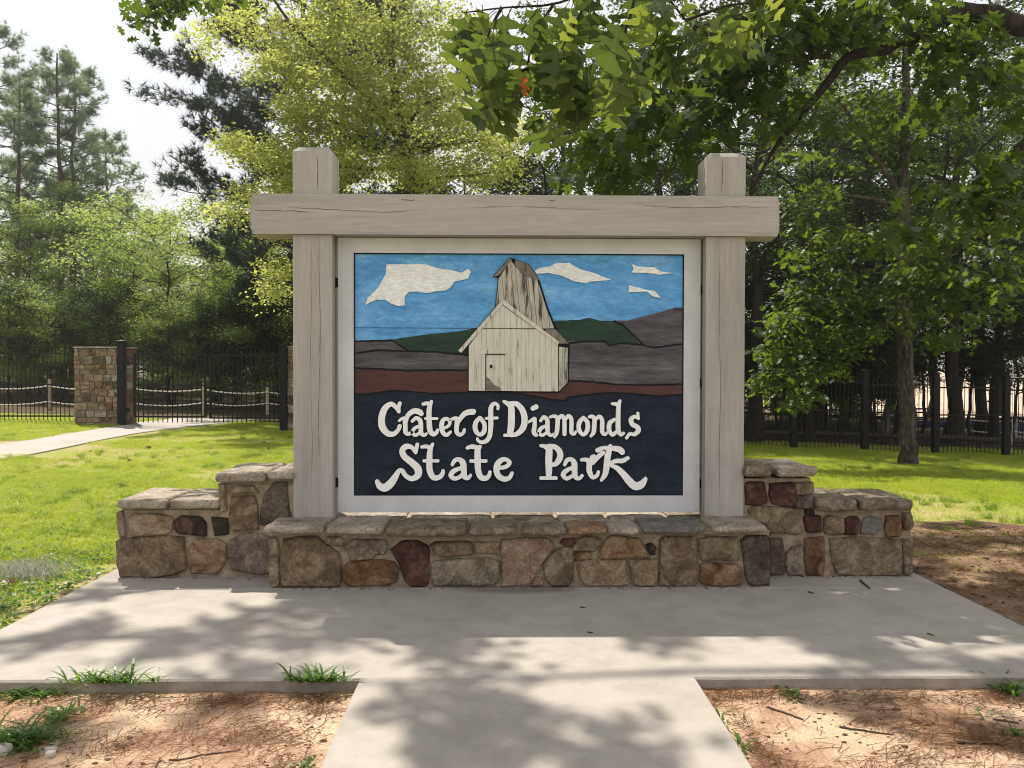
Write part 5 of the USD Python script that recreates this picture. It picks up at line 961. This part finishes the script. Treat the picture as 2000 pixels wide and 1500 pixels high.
# the near sprays of large leaves, each leaf a piece of its own
usdkit.material(stage, LOOKS + "leaf_oak_near_single", {"i": ("object_info", {}), "r": ("rgb_ramp", {"ramp": [(0, (0.020, 0.043, 0.010)), (.5, (0.042, 0.075, 0.016)), (1, (0.085, 0.12, 0.027))]}), "t": ("rgb_ramp", {"ramp": [(0, (0.06, 0.10, 0.014)), (.6, (0.15, 0.21, 0.024)), (1, (0.34, 0.39, 0.045))]}),
    "uv": ("attribute", {"attribute": "st"}), "sx": ("separate_xyz", {}), "ab": ("math", {"math_type": "absolute"}), "u8": ("math", {"math_type": "multiply", "value2": 8.0}), "sl": ("math", {"math_type": "multiply_add", "value2": -6.0}), "fr": ("math", {"math_type": "fraction"}), "ce": ("math", {"math_type": "subtract", "value2": 0.5}), "ca": ("math", {"math_type": "absolute"}),
    "v1": ("map_range", {"from_min": 0.0, "from_max": 0.07, "to_min": 1.0, "to_max": 0.0, "clamp": True}), "v2": ("map_range", {"from_min": 0.008, "from_max": 0.022, "to_min": 1.0, "to_max": 0.0, "clamp": True}), "vm": ("math", {"math_type": "maximum"}), "vh": ("math", {"math_type": "multiply", "value2": 0.45}),
    "n": ("noise_texture", {"scale": 45.0, "detail": 4.0}), "nr": ("rgb_ramp", {"ramp": [(.3, (.75, .75, .75)), (.7, (1.2, 1.2, 1.2))]}), "g": ("geometry", {}), "mn": ("mix", {"mix_type": "multiply", "fac": 1.0}), "mv": ("mix", {"mix_type": "mix", "color2": (0.15, 0.19, 0.06)}), "bp": ("bump", {"strength": 0.6, "distance": 0.002}),
    "p": ("principled_bsdf", {"roughness": .5, "specular_ior_level": .25}), "tr": ("translucent_bsdf", {}), "m": ("mix_closure", {"fac": .45})},
    [("i.random", "r.fac"), ("i.random", "t.fac"), ("uv.vector", "sx.vector"), ("sx.y", "ab.value1"), ("sx.x", "u8.value1"), ("ab.value", "sl.value1"), ("u8.value", "sl.value3"), ("sl.value", "fr.value1"), ("fr.value", "ce.value1"), ("ce.value", "ca.value1"), ("ca.value", "v1.value"), ("ab.value", "v2.value"), ("v1.result", "vm.value1"), ("v2.result", "vm.value2"), ("vm.value", "vh.value1"), ("vh.value", "mv.fac"),
     ("g.position", "n.vector"), ("n.fac", "nr.fac"), ("r.color", "mn.color1"), ("nr.color", "mn.color2"), ("mn.color", "mv.color1"), ("mv.color", "p.base_color"), ("vm.value", "bp.height"), ("bp.normal", "p.normal"), ("t.color", "tr.color"), ("p.BSDF", "m.closure1"), ("tr.BSDF", "m.closure2")], surface="m.closure")
L_red = leafy("leaf_oak_red", [(0, (0.30, 0.06, 0.02)), (1, (0.36, 0.09, 0.03))], [(0, (0.5, 0.12, 0.03)), (1, (0.55, 0.15, 0.04))], .4)
twigs = [[(1250, -70), (1160, -20), (1080, 10), (980, 15), (905, 25)], [(1080, 10), (1040, 70), (1030, 130), (1040, 200)], [(1160, -20), (1120, 50), (1095, 100)], [(1250, -70), (1235, 20), (1215, 80), (1200, 130)], [(1180, -60), (1300, -10), (1340, 40), (1390, 70)], [(1300, -10), (1290, 50), (1275, 90)], [(980, 15), (960, 50), (950, 80)], [(1340, 40), (1420, 10), (1470, 5)], [(1040, 130), (990, 150), (985, 165)], [(1095, 100), (1120, 150), (1130, 170)]]
branch_w, n_leaf = [], 0
tm = [oak_template((.15, .3, .45, .22, .38, .1)[s], s) for s in range(6)]
for q, tw in enumerate(twigs):
    Yn = 3.75 + .25 * math.sin(q * 1.7); pts = np.array([P(px, py, Yn + .04 * k) for k, (px, py) in enumerate(tw)]); s = np.linspace(0, 1, 12)
    c = np.stack([np.interp(s, np.linspace(0, 1, len(pts)), pts[:, k]) for k in range(3)], 1); branch_w.append(tube(c, np.linspace(.008, .003, 12), 6))
    for f in np.r_[np.linspace(.10, .96, 12 if len(tw) > 3 else 9), 1, 1, 1]:
        o = np.array([np.interp(f, s, c[:, k]) for k in range(3)]) + rng.normal(0, .025, 3) * [1, 2.5, 1]; along = pts[-1] - pts[0]; along /= np.linalg.norm(along)
        d = np.array([rng.normal(0, .45), rng.normal(0, .45), -.75 + rng.normal(0, .25)]) + along * .45
        nr = np.array([rng.normal(0, .45), -.85 + rng.normal(0, .35), .5 + rng.normal(0, .3)])
        T = tm[n_leaf % 6]; dn = d / np.linalg.norm(d); pt = o.copy(); o = o + dn * rng.uniform(.02, .05) + [0, 0, .008]; branch_w.append(tube([pt - .004, (pt + o) / 2 + [0, 0, .004], o + dn * .012], [.0022, .0018, .0015], 4, False))
        v, fc = leaves(o[None], d[None], nr[None], [rng.uniform(.14, .25)], T); n_leaf += 1
        part("leaf", (v, fc), LOOKS + "leaf_oak_near_single", bo, smooth=True, uv=T[0][:, :2])
part("branch", cat_mesh(branch_w), bark_dark, bo, smooth=60)
o = P(1022, 143, 3.55); v, fc = leaves(o[None], np.array([[.12, 0, -1.]]), np.array([[.9, -.6, .2]]), [.10], tm[0]); part("leaf", (v, fc), L_red, bo, smooth=60, label="single red leaf hanging in the near spray")

# tree on the left whose trunk stands outside the picture: only its hanging tip shows, its shade falls on the slab and lawn
XL, YL = -9.5, 8.2
lt = thing("leafy_tree", "tree beyond the left edge whose leafy tip hangs into the top left corner", "tree", (XL, YL, 0))
rng = np.random.default_rng(9)
ll = [limb_w([(XL, YL, -.3, .4), (XL, YL, 3, .28), (XL + .2, YL, 7, .2), (XL, YL, 14, .08)]), limb_w([(XL, YL, 9, .14), (-8, 9.5, 11.4, .1), (-6.4, 10.6, 12.2, .07), (-5.2, 10.6, 12.2, .04), (-4.4, 10.4, 11.8, .015)]), limb_w([(-6.5, 8.1, 7.4, .06), (-5.2, 8.6, 6.9, .04), W(330, -60, 9, .02), W(300, 20, 9, .006)]), limb_w([(-7.6, 9.6, 11.6, .06), (-7.4, 10.8, 12, .04), (-8.6, 11.6, 12.2, .012)])]
part("trunk", cat_mesh([tube(l[:, :3], l[:, 3], 8) for l in ll]), bark, lt, smooth=60)
lb_ = [(300, -10, 35, 22, 9, 1.1), (290, 30, 16, 14, 9, .5), (330, 0, 30, 16, 9, .6), (380, -15, 40, 18, 9, .8)]
spots_l = [(-2.2, 5.05, .35, 7, 1.6), (-1.5, 4.95, .4, 7, 2), (-1.0, 5.2, .35, 7, 1.8), (-1.9, 4.5, .35, 6.9, 1.4), (-1.2, 4.45, .4, 6.9, 2.1), (-.75, 4.75, .3, 7, 1.6), (-2.6, 4.6, .3, 6.8, .9), (-1.1, 5.5, .3, 7.2, 1.2), (-3.5, 5.5, .5, 7, 1.8), (-4.3, 5.9, .6, 7, 2.2), (-5.2, 5.6, .7, 7, 2.6), (-3.2, 4.0, .5, 6.5, 2), (-2.2, 3.7, .5, 6.5, 1.9), (-4.2, 4.5, .6, 6.8, 2), (-1.2, 3.8, .35, 6.5, .9), (-2.8, 3.3, .4, 6.4, .8), (-5.6, 7.0, .8, 7.4, 2)]
part("crown", cat_mesh([blob_leaves(rng, lb_, 90, 5, .13, oak_small(), -.5), overhead(rng, spots_l, 60, .15, oak_small())]), L_oak, lt, kind="stuff")
# ------------------------------------------------------------------ grass, weeds, needles, twigs
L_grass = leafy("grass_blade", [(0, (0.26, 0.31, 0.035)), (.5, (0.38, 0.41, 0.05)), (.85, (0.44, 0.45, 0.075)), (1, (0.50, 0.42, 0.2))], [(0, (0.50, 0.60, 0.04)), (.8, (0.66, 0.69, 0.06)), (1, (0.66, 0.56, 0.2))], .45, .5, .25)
def blades(rng, n, ext_, h, w, lean=.5):
    p = np.c_[rng.uniform(-ext_ / 2, ext_ / 2, (n, 2)), np.zeros(n)]; a = rng.uniform(0, 2 * np.pi, n); side = np.stack([np.cos(a), np.sin(a), 0 * a], 1)
    hh = h * rng.uniform(.5, 1.3, n)[:, None]; dr = np.stack([rng.normal(0, lean, n), rng.normal(0, lean, n), np.ones(n)], 1); mid = p + dr * hh * .55; tip = mid + (dr * [1.9, 1.9, .55]) * hh * .5; ww = w * rng.uniform(.7, 1.3, n)[:, None]
    v = np.stack([p - side * ww, p + side * ww, mid + side * ww * .7, mid - side * ww * .7, tip], 1).reshape(-1, 3); k = 5 * np.arange(n)[:, None]
    return v, np.vstack([k + [0, 1, 2], k + [0, 2, 3], k + [3, 2, 4]])
rng = np.random.default_rng(31)
PE = 0.5
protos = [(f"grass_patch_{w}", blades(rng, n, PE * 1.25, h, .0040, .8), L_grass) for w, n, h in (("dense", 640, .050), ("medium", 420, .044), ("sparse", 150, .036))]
pos, idx, rz_, sc_ = [], [], [], []
slabbox = sg.box(SX0 - .16, 0, SX1 + .16, 6.72)
for gx in np.arange(-16, 17, PE * .9):
    for gy in np.arange(4.0, 24.6, PE * .9):
        x, y = gx + rng.uniform(-.1, .1), gy + rng.uniform(-.1, .1)
        if abs(x) > .66 * y + .8 or (x > -5.5 and x < 1.2 and y > 8 and abs(x + .1) < .14 * y + .1): continue
        pt = sg.Point(x, y)
        if slabbox.distance(pt) < .12 or (y < 4.4): continue
        if y > 14 and PATH.distance(pt) < .3: continue
        q = 0.5 + .5 * float(nz(np.array([[x, y, 0]]), .55, 3)[0]) + .25 * float(nz(np.array([[x, y, 0]]), 2.2, 5)[0])
        if x > 3.0: q -= .42 * (1 - sstep(7.0, 12.5, y)) * sstep(-1, 1, 7.5 - x + 1.5 * float(nz(np.array([[x, y, 0]]), .7, 31)[0]))
        if y > 21.4 and x > 0: q -= .35
        if q < -.12: continue
        pos.append((x, y, float(lawn_z(np.array(x), np.array(y))) + .002)); idx.append(0 if q > .48 else 1 if q > .3 else 2); rz_.append(rng.uniform(0, 360)); sc_.append(rng.uniform(.8, 1.2) * (1.15 if q > .6 else 1))
tf = leafy("grass_tuft_blade", [(0, (0.10, 0.16, 0.022)), (.6, (0.18, 0.23, 0.035)), (1, (0.34, 0.30, 0.12))], [(0, (0.34, 0.48, 0.04)), (1, (0.6, 0.62, 0.07))], .45, .5, .25)
protos += [("grass_clump_green", blades(rng, 60, .10, .085, .0035, .8), tf), ("grass_clump_tall", blades(rng, 34, .07, .12, .003, .7), tf)]
for k in range(1500):
    y = 5.0 + 18 * rng.random() ** 1.6; x = rng.uniform(-1, 1) * (.64 * y + .6); pt = sg.Point(x, y)
    if slabbox.distance(pt) < .06 or (-5.5 < x < 1.2 and y > 8 and abs(x + .1) < .14 * y) or (y > 14 and PATH.distance(pt) < .2) or float(nz(np.array([[x, y, 0]]), 1.0, 41)[0]) < -.1 or (x > 3.2 and y < 8): continue
    pos.append((x, y, float(lawn_z(np.array(x), np.array(y))))); idx.append(3 + (k % 3 == 0)); rz_.append(rng.uniform(0, 360)); sc_.append(rng.uniform(.6, 1.25))
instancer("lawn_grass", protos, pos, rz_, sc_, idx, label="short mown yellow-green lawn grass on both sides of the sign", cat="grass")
# clover and broad weeds in the shade beside the slab's left corner
L_clover = leafy("clover_leaf", [(0, (0.04, 0.10, 0.018)), (1, (0.09, 0.16, 0.03))], [(0, (0.14, 0.3, 0.03)), (1, (0.24, 0.38, 0.05))], .4)
n = 4200; xy = np.c_[rng.uniform(-5.3, -2.98, n), rng.uniform(4.6, 7.0, n)]; keep = (nz(np.c_[xy, 0 * xy[:, :1]], 1.6, 8) > -.12) & (xy[:, 0] < SX0 - .03 + .0 * xy[:, 1]); xy = xy[keep]; n = len(xy)
d, nr = leaf_dirs(rng, n, .1, 1, .5); part("clover", leaves(np.c_[xy, lawn_z(xy[:, 0], xy[:, 1]) + rng.uniform(.015, .055, n)], d, nr, rng.uniform(.02, .04, n), (np.array([(0, 0, 0), (.4, .42, .03), (1, .2, 0), (1, -.2, 0), (.4, -.42, .03)]), np.array([(0, 4, 3), (0, 3, 2), (0, 2, 1)]))), L_clover, label="green clover and weeds in the shade along the slab's left edge", cat="ground cover", kind="stuff")

weed = leafy("weed_blade", [(0, (0.05, 0.115, 0.018)), (1, (0.10, 0.17, 0.03))], [(0, (0.2, 0.36, 0.03)), (1, (0.3, 0.44, 0.05))], .42, .4, .4)
def tuft(label, px, py, wpx, n, h, seed, group=None, spread=1.0, name="grass_tuft"):
    rng = np.random.default_rng(seed); c = G(px, py, -.05); c[2] = float(dirt_z(np.array(c[0]), np.array(c[1]))) if c[1] < SY0 else 0.0; wx = wpx * c[1] / FPX / 2
    ms = []
    for k in range(n):
        o = c + [float(np.clip(rng.normal(0, .42), -1, 1)) * wx, rng.normal(0, .05), -.01]; o[1] = min(o[1], SY0 - .02) if py > 1325 else o[1]
        a = rng.uniform(0, 2 * np.pi); L = h * rng.uniform(.5, 1.25); up = rng.uniform(.35, 1.1); dr = np.array([math.cos(a) * spread, math.sin(a) * spread * .8, 0]); s = np.linspace(0, 1, 5)[:, None]
        cl = o + dr * L * s * .8 + np.array([0, 0, 1]) * L * up * (s - .55 * s ** 2); sd_ = np.array([-dr[1], dr[0], 0]) / (np.linalg.norm(dr) + 1e-9); w = np.array([.55, 1, .9, .6, .04])[:, None] * rng.uniform(.004, .0075)
        v = np.vstack([cl - sd_ * w + [0, 0, .002], cl + sd_ * w + [0, 0, .002]]); i = np.arange(4); ms.append((v, np.vstack([np.stack([i, i + 1, 6 + i], 1), np.stack([i, 6 + i, 5 + i], 1)])))
    part(name, cat_mesh(ms), weed, label=label, cat="weed tuft", group=group)
tuft("big green grass tuft on the slab's front edge, far left of the walkway's corner", 235, 1342, 190, 130, .16, 1)
tuft("green grass tuft in the corner between slab and walkway, left of the walkway", 630, 1338, 140, 110, .15, 2)
tuft("ragged grass tuft at the slab's front edge in the left of the picture", 55, 1350, 150, 90, .14, 3)
tuft("spreading green weeds in the lower left corner of the picture", 45, 1440, 150, 190, .16, 4)
tuft("dull green weed patch between the corner weeds and the bare sand, left", 120, 1395, 80, 70, .11, 5)
tuft("small bright grass tuft on the sand just right of the walkway's corner", 1545, 1357, 44, 55, .06, 6)
tuft("leafy weed against the slab's front edge near the right edge of the picture", 1972, 1345, 60, 50, .16, 7)
tuft("lone yellowish grass sprout on the sand in the right of the picture", 1918, 1388, 22, 10, .10, 8)
tuft("small grass tuft beside the walkway's right edge, the upper of two", 1418, 1412, 24, 18, .08, 9)
tuft("small grass tuft beside the walkway's right edge, the lower of two", 1448, 1450, 30, 22, .09, 10)
tuft("short grass tuft at the bottom edge left of the walkway", 590, 1496, 50, 35, .06, 11)
tuft("low weed at the right edge of the sand", 1990, 1430, 40, 24, .10, 12)
# dry bleached grass clump on the left lawn
dry = plain("dry_grass_grey", (0.42, 0.40, 0.36), 0.9, 0.1); rng = np.random.default_rng(44); c = G(40, 1128, -.02); ms = []
for k in range(420):
    o = c + [rng.normal(0, .17), rng.normal(0, .10), 0]; a = rng.uniform(0, 6.28); L = rng.uniform(.06, .16); s = np.linspace(0, 1, 4)[:, None]
    cl = o + np.array([math.cos(a), math.sin(a), 0]) * L * s + np.array([0, 0, .13]) * np.sin(s * 2.3) * rng.uniform(.4, 1); v = np.vstack([cl, cl + [.0025, 0, .002]]); i = np.arange(3); ms.append((v, np.vstack([np.stack([i, i + 1, 4 + i + 1], 1), np.stack([i, 5 + i, 4 + i], 1)])))
part("dry_grass", cat_mesh(ms), dry, label="bleached grey clump of dry grass on the lawn left of the slab", cat="dry grass")
# pine needles and crumbs on the sand
needle = leafy("dry_needle", [(0, (0.15, 0.07, 0.03)), (.6, (0.29, 0.15, 0.07)), (1, (0.45, 0.29, 0.16))], [(0, (.1, .05, .02)), (1, (.2, .1, .05))], .1, .7, .2)
def litter(rng, n, x0, x1, y0, y1, clumpy, lmin, lmax):
    xy = np.c_[rng.uniform(x0, x1, n), rng.uniform(y0, y1, n)]; k = nz(np.c_[xy, 0 * xy[:, :1]], clumpy, 12) + .35 * sstep(SY0 - .5, SY0, xy[:, 1]); xy = xy[k > rng.uniform(-.15, .40, n)]; n = len(xy)
    a = rng.uniform(0, np.pi, n) + .6 * nz(np.c_[xy, 0 * xy[:, :1]], 3, 4) * 3; L = rng.uniform(lmin, lmax, n); s = np.linspace(-.5, .5, 4); bend = rng.normal(0, .06, n)
    X = xy[:, :1] + np.cos(a)[:, None] * L[:, None] * s - np.sin(a)[:, None] * bend[:, None] * L[:, None] * (4 * s * s - 1); Y = xy[:, 1:] + np.sin(a)[:, None] * L[:, None] * s + np.cos(a)[:, None] * bend[:, None] * L[:, None] * (4 * s * s - 1)
    X = np.where((X > WX0 - .01) & (X < WX1 + .01), np.where(X < .15, WX0 - .01, WX1 + .01), X); Y = np.minimum(Y, SY0 - .015)
    Z = dirt_z(X, Y) + .0015 + rng.uniform(0, .004, n)[:, None]; w = .0011; nx, ny = -np.sin(a)[:, None] * w, np.cos(a)[:, None] * w
    v = np.stack([np.stack([X - nx, Y - ny, Z], -1), np.stack([X + nx, Y + ny, Z + .0015], -1)], 2).reshape(n, 8, 3); i = np.arange(3) * 2
    f0 = np.vstack([np.stack([i, i + 2, i + 3], 1), np.stack([i, i + 3, i + 1], 1)]); return v.reshape(-1, 3), (f0[None] + 8 * np.arange(n)[:, None, None]).reshape(-1, 3)
rng = np.random.default_rng(51)
def mats(rng, n, centres, lmin, lmax):
    """tangles of needles lying in drifts"""
    c = np.array(centres, float); j = rng.choice(len(c), n, p=c[:, 4] / c[:, 4].sum()); g = np.abs(rng.normal(0, .7, n)) ** 1.1 * rng.choice([-1, 1], n)
    xy = c[j, :2] + np.c_[g * c[j, 2], rng.normal(0, .7, n) * c[j, 3]]
    keep = (xy[:, 1] < SY0 - .02) & ((xy[:, 0] < WX0 - .02) | (xy[:, 0] > WX1 + .02)); xy = xy[keep]; n = len(xy)
    a = rng.uniform(0, np.pi, n); L = rng.uniform(lmin, lmax, n); s = np.linspace(-.5, .5, 3); bend = rng.normal(0, .05, n)
    X = xy[:, :1] + np.cos(a)[:, None] * L[:, None] * s - np.sin(a)[:, None] * bend[:, None] * L[:, None] * (4 * s * s - 1); Y = xy[:, 1:] + np.sin(a)[:, None] * L[:, None] * s + np.cos(a)[:, None] * bend[:, None] * L[:, None] * (4 * s * s - 1)
    X = np.where((X > WX0 - .01) & (X < WX1 + .01), np.where(X < .15, WX0 - .01, WX1 + .01), X); Y = np.minimum(Y, SY0 - .012)
    Z = dirt_z(X, Y) + .001 + rng.uniform(0, .012, n)[:, None] ** 1.0; w = .0010; nx, ny = -np.sin(a)[:, None] * w, np.cos(a)[:, None] * w
    v = np.stack([np.stack([X - nx, Y - ny, Z], -1), np.stack([X + nx, Y + ny, Z + .001], -1)], 2).reshape(n, 6, 3); i = np.arange(2) * 2
    f0 = np.vstack([np.stack([i, i + 2, i + 3], 1), np.stack([i, i + 3, i + 1], 1)]); return v.reshape(-1, 3), (f0[None] + 6 * np.arange(n)[:, None, None]).reshape(-1, 3)
MR = [(1.25, 4.0, .25, .06, 2), (1.9, 3.96, .5, .06, 2), (2.6, 3.95, .5, .08, 2), (3.2, 3.9, .4, .1, 2), (1.12, 3.5, .05, .3, 1), (1.15, 3.2, .08, .15, 1.2), (1.45, 3.15, .18, .10, 2), (1.9, 3.7, .25, .08, 1.2), (2.15, 3.5, .30, .12, 3), (2.7, 3.45, .3, .14, 3.5), (2.55, 3.2, .3, .1, 2), (3.1, 3.3, .3, .15, 2.5), (1.75, 3.3, .15, .08, 1), (2.0, 3.0, .4, .1, 2), (3.3, 3.65, .3, .1, 1.5), (2.9, 3.05, .4, .1, 2)]
ML = [(-.85, 3.9, .12, .14, 1.5), (-1.3, 3.95, .3, .07, 2), (-1.9, 3.9, .4, .1, 1.5), (-1.1, 3.6, .2, .12, 2), (-.9, 3.4, .12, .2, 1.2), (-1.6, 3.5, .3, .12, 1.6), (-2.4, 3.7, .3, .15, 1.2), (-1.4, 3.25, .3, .1, 1.2), (-2.6, 3.3, .4, .15, 1)]
part("pine_needles", cat_mesh([litter(rng, 1600, WX1, 4.6, 2.6, SY0, 1.5, .05, .15), litter(rng, 900, -4.2, WX0, 2.6, SY0, 1.5, .04, .12), mats(rng, 4600, MR, .05, .15), mats(rng, 2000, ML, .04, .11)]), needle, label="reddish brown pine needles strewn and matted over the sandy ground", cat="pine needles", kind="stuff")
nn = 5200; xy = np.c_[rng.uniform(SX1 + .02, 7.0, nn), rng.uniform(4.1, 8.2, nn)]; k = (nz(np.c_[xy, 0 * xy[:, :1]], 1.1, 21) > -.45); xy = xy[k]; nn = len(xy); d, nr = leaf_dirs(rng, nn, .0, 1, .35)
part("leaf_litter", leaves(np.c_[xy, bare_z(xy[:, 0], xy[:, 1]) + rng.uniform(.003, .014, nn)], d, nr, rng.uniform(.02, .075, nn), (np.array([(0, 0, 0), (.4, .16, .05), (1, 0, -.02), (.4, -.16, .05)]), np.array([(0, 3, 2), (0, 2, 1)]))), needle, label="dry brown leaf litter on the bare ground right of the slab", cat="leaf litter", kind="stuff")
crumb = noisy("dirt_crumb", [(0.3, (0.05, 0.03, 0.02)), (0.7, (0.22, 0.13, 0.08))], scale=30, rough=.95, spec=.1)
n = 700; xy = np.vstack([np.c_[rng.uniform(-4, WX0 - .02, n), rng.uniform(2.7, SY0 - .03, n)], np.c_[rng.uniform(WX1 + .02, 4.6, n), rng.uniform(2.7, SY0 - .03, n)]]); r = rng.gamma(1.6, .0020, 2 * n) + .002; oc = trimesh.creation.icosphere(0)
v = (np.array(oc.vertices)[None] * rng.uniform(.6, 1.3, (2 * n, 12, 1)) * np.stack([r * 1.4, r, r * .6], 1)[:, None]) + np.c_[xy, dirt_z(xy[:, 0], xy[:, 1]) + .002][:, None]
part("dirt_crumbs", (v.reshape(-1, 3), (np.array(oc.faces)[None] + 12 * np.arange(2 * n)[:, None, None]).reshape(-1, 3)), crumb, label="dark crumbs of soil and bark scattered on the sandy ground", cat="debris", kind="stuff")
# twigs, stones and fallen leaves one can pick out
twm = noisy("twig_bark", [(0.3, (0.035, 0.024, 0.018)), (0.7, (0.12, 0.085, 0.06))], scale=60, rough=.9)
def twig(label, p0, p1, r, zf, seed, name="twig"):
    rng = np.random.default_rng(seed); r = r * .75; a, b = G(*p0, 0.0), G(*p1, 0.0); pts = wobble(rng, a, b, 8, .06); pts[:, 2] = [zf(p[0], p[1]) + r * .8 for p in pts]
    part(name, tube(pts, r * np.linspace(1.1, .6, 8), 6), twm, label=label, cat="twig", smooth=60)
flat = lambda x, y: 0.0
dz1 = lambda x, y: float(dirt_z(np.array(x), np.array(y)))
twig("short dark stick lying on the concrete near the wall's right end", (1681, 1135), (1699, 1151), .011, flat, 1)
twig("thin brown stick on the sand right of the small bright tuft", (1500, 1360), (1570, 1383), .007, dz1, 2)
twig("long grey twig on the sand in the middle of the right-hand patch", (1640, 1395), (1745, 1412), .007, dz1, 3)
twig("short stick on the sand close to the right edge of the picture", (1940, 1377), (1990, 1386), .007, dz1, 4)
twig("dark stick lying low on the right of the sand, under the lone sprout", (1870, 1428), (1955, 1424), .009, dz1, 5)
twig("small dark bark chip on the shaded slab, right of the middle", (1578, 1157), (1590, 1160), .008, flat, 6, "bark_chip")
twig("tiny dark chip on the shaded slab below the wall's middle", (1134, 1187), (1144, 1188), .007, flat, 7, "bark_chip")
twig("tiny dark chip at the sunlit edge of the sign's shadow", (1148, 1236), (1158, 1237), .007, flat, 8, "bark_chip")
twig("small dark chip on the slab in the right of the picture", (1811, 1238), (1824, 1242), .006, flat, 9, "bark_chip")
twig("reddish twig lying across the sand left of the walkway", (285, 1497), (312, 1455), .006, dz1, 10)
twig("long thin twig on the sand left of the walkway, pointing at the walkway", (330, 1457), (470, 1440), .005, dz1, 11)
for lab, px, py, s, sd_ in (("upper of two pale pebbles among the weeds at the lower left", 100, 1459, .030, 1), ("lower of two pale pebbles among the weeds at the lower left", 98, 1469, .028, 2), ("pale pebble cut by the lower left corner of the picture", 2, 1465, .05, 3)):
    c = G(px, py, -.05); c[2] = dz1(c[0], c[1]); part("pebble", rock(c[0] - s * .8, c[0] + s * .8, c[1] - s * .6, c[1] + s * .6, c[2] - .01, c[2] + s * .7, .009, s * .33, .005, 30, sd_), noisy(f"pebble_pale_{('one','two','three')[sd_-1]}", [(0.3, (0.36, 0.33, 0.29)), (0.7, (0.5, 0.47, 0.43))], scale=20), label=lab, cat="pebble", smooth=40)
brown = leafy("dead_leaf", [(0, (0.10, 0.05, 0.02)), (1, (0.2, 0.11, 0.05))], [(0, (.2, .1, .04)), (1, (.3, .15, .06))], .25)
for k, (lab, px, py) in enumerate([("brown fallen leaf on the left lawn, nearest the high wall step", 515, 852), ("brown fallen leaf on the left lawn just under the gate's right post", 512, 868), ("brown fallen leaf on the left lawn, lowest of the two near the sign post", 525, 880), ("brown fallen leaf on the left lawn, middle of the grass", 285, 876), ("brown fallen leaf on the left lawn, above the low wall", 250, 902), ("brown fallen leaf on the left lawn close behind the low wall step", 245, 952), ("curled brown leaf at the left edge beside the dry grass clump", 8, 1156), ("brown fallen leaf on the right lawn, under the fence", 1880, 916)]):
    q = onG(px, py); z = float(lawn_z(np.array(q[0]), np.array(q[1]))) + .04; rr = np.random.default_rng(k); d, nr = leaf_dirs(rr, 3, .1, 1, .6)
    part("fallen_leaf", leaves(np.array([[q[0], q[1], z]]) + rr.normal(0, .03, (3, 3)) * [1, 1, .2], d, nr, [.11, .09, .1], oak_small()), brown, label=lab, cat="fallen leaf")

rng = np.random.default_rng(61); n = 420; t = rng.random(n); wing = rng.random(n) < .4
x = np.where(wing, np.where(rng.random(n) < .5, rng.uniform(lx0, fx0, n), rng.uniform(fx1, rx1, n)), rng.uniform(fx0, fx1, n)); y = np.where(wing, WY, FY) - .012 - np.abs(rng.normal(0, .03, n)); r = rng.gamma(1.5, .0016, n) + .0012
v = np.array(oc.vertices)[None] * rng.uniform(.6, 1.3, (n, 12, 1)) * np.stack([r * 1.6, r, r * .6], 1)[:, None] + np.c_[x, y, .0008 + 0 * x][:, None]
part("wall_foot_crumbs", (v.reshape(-1, 3), (np.array(oc.faces)[None] + 12 * np.arange(n)[:, None, None]).reshape(-1, 3)), crumb, label="dark crumbs of dirt gathered on the concrete along the wall's foot", cat="debris", kind="stuff")

# ------------------------------------------------------------------ added haze volume in place of the lens glare veil
usdkit.material(stage, LOOKS + "added_haze", {"v": ("principled_volume", {"color": (0.92, 0.94, 0.96), "density": 0.0008, "anisotropy": 0.7})}, [], volume="v.volume")
hb = box(-410, 410, -70, 510, -6, 28)
part("haze", hb, LOOKS + "added_haze", kind="stuff", label="thin added haze that stands in for a veil of lens glare", cat="haze")
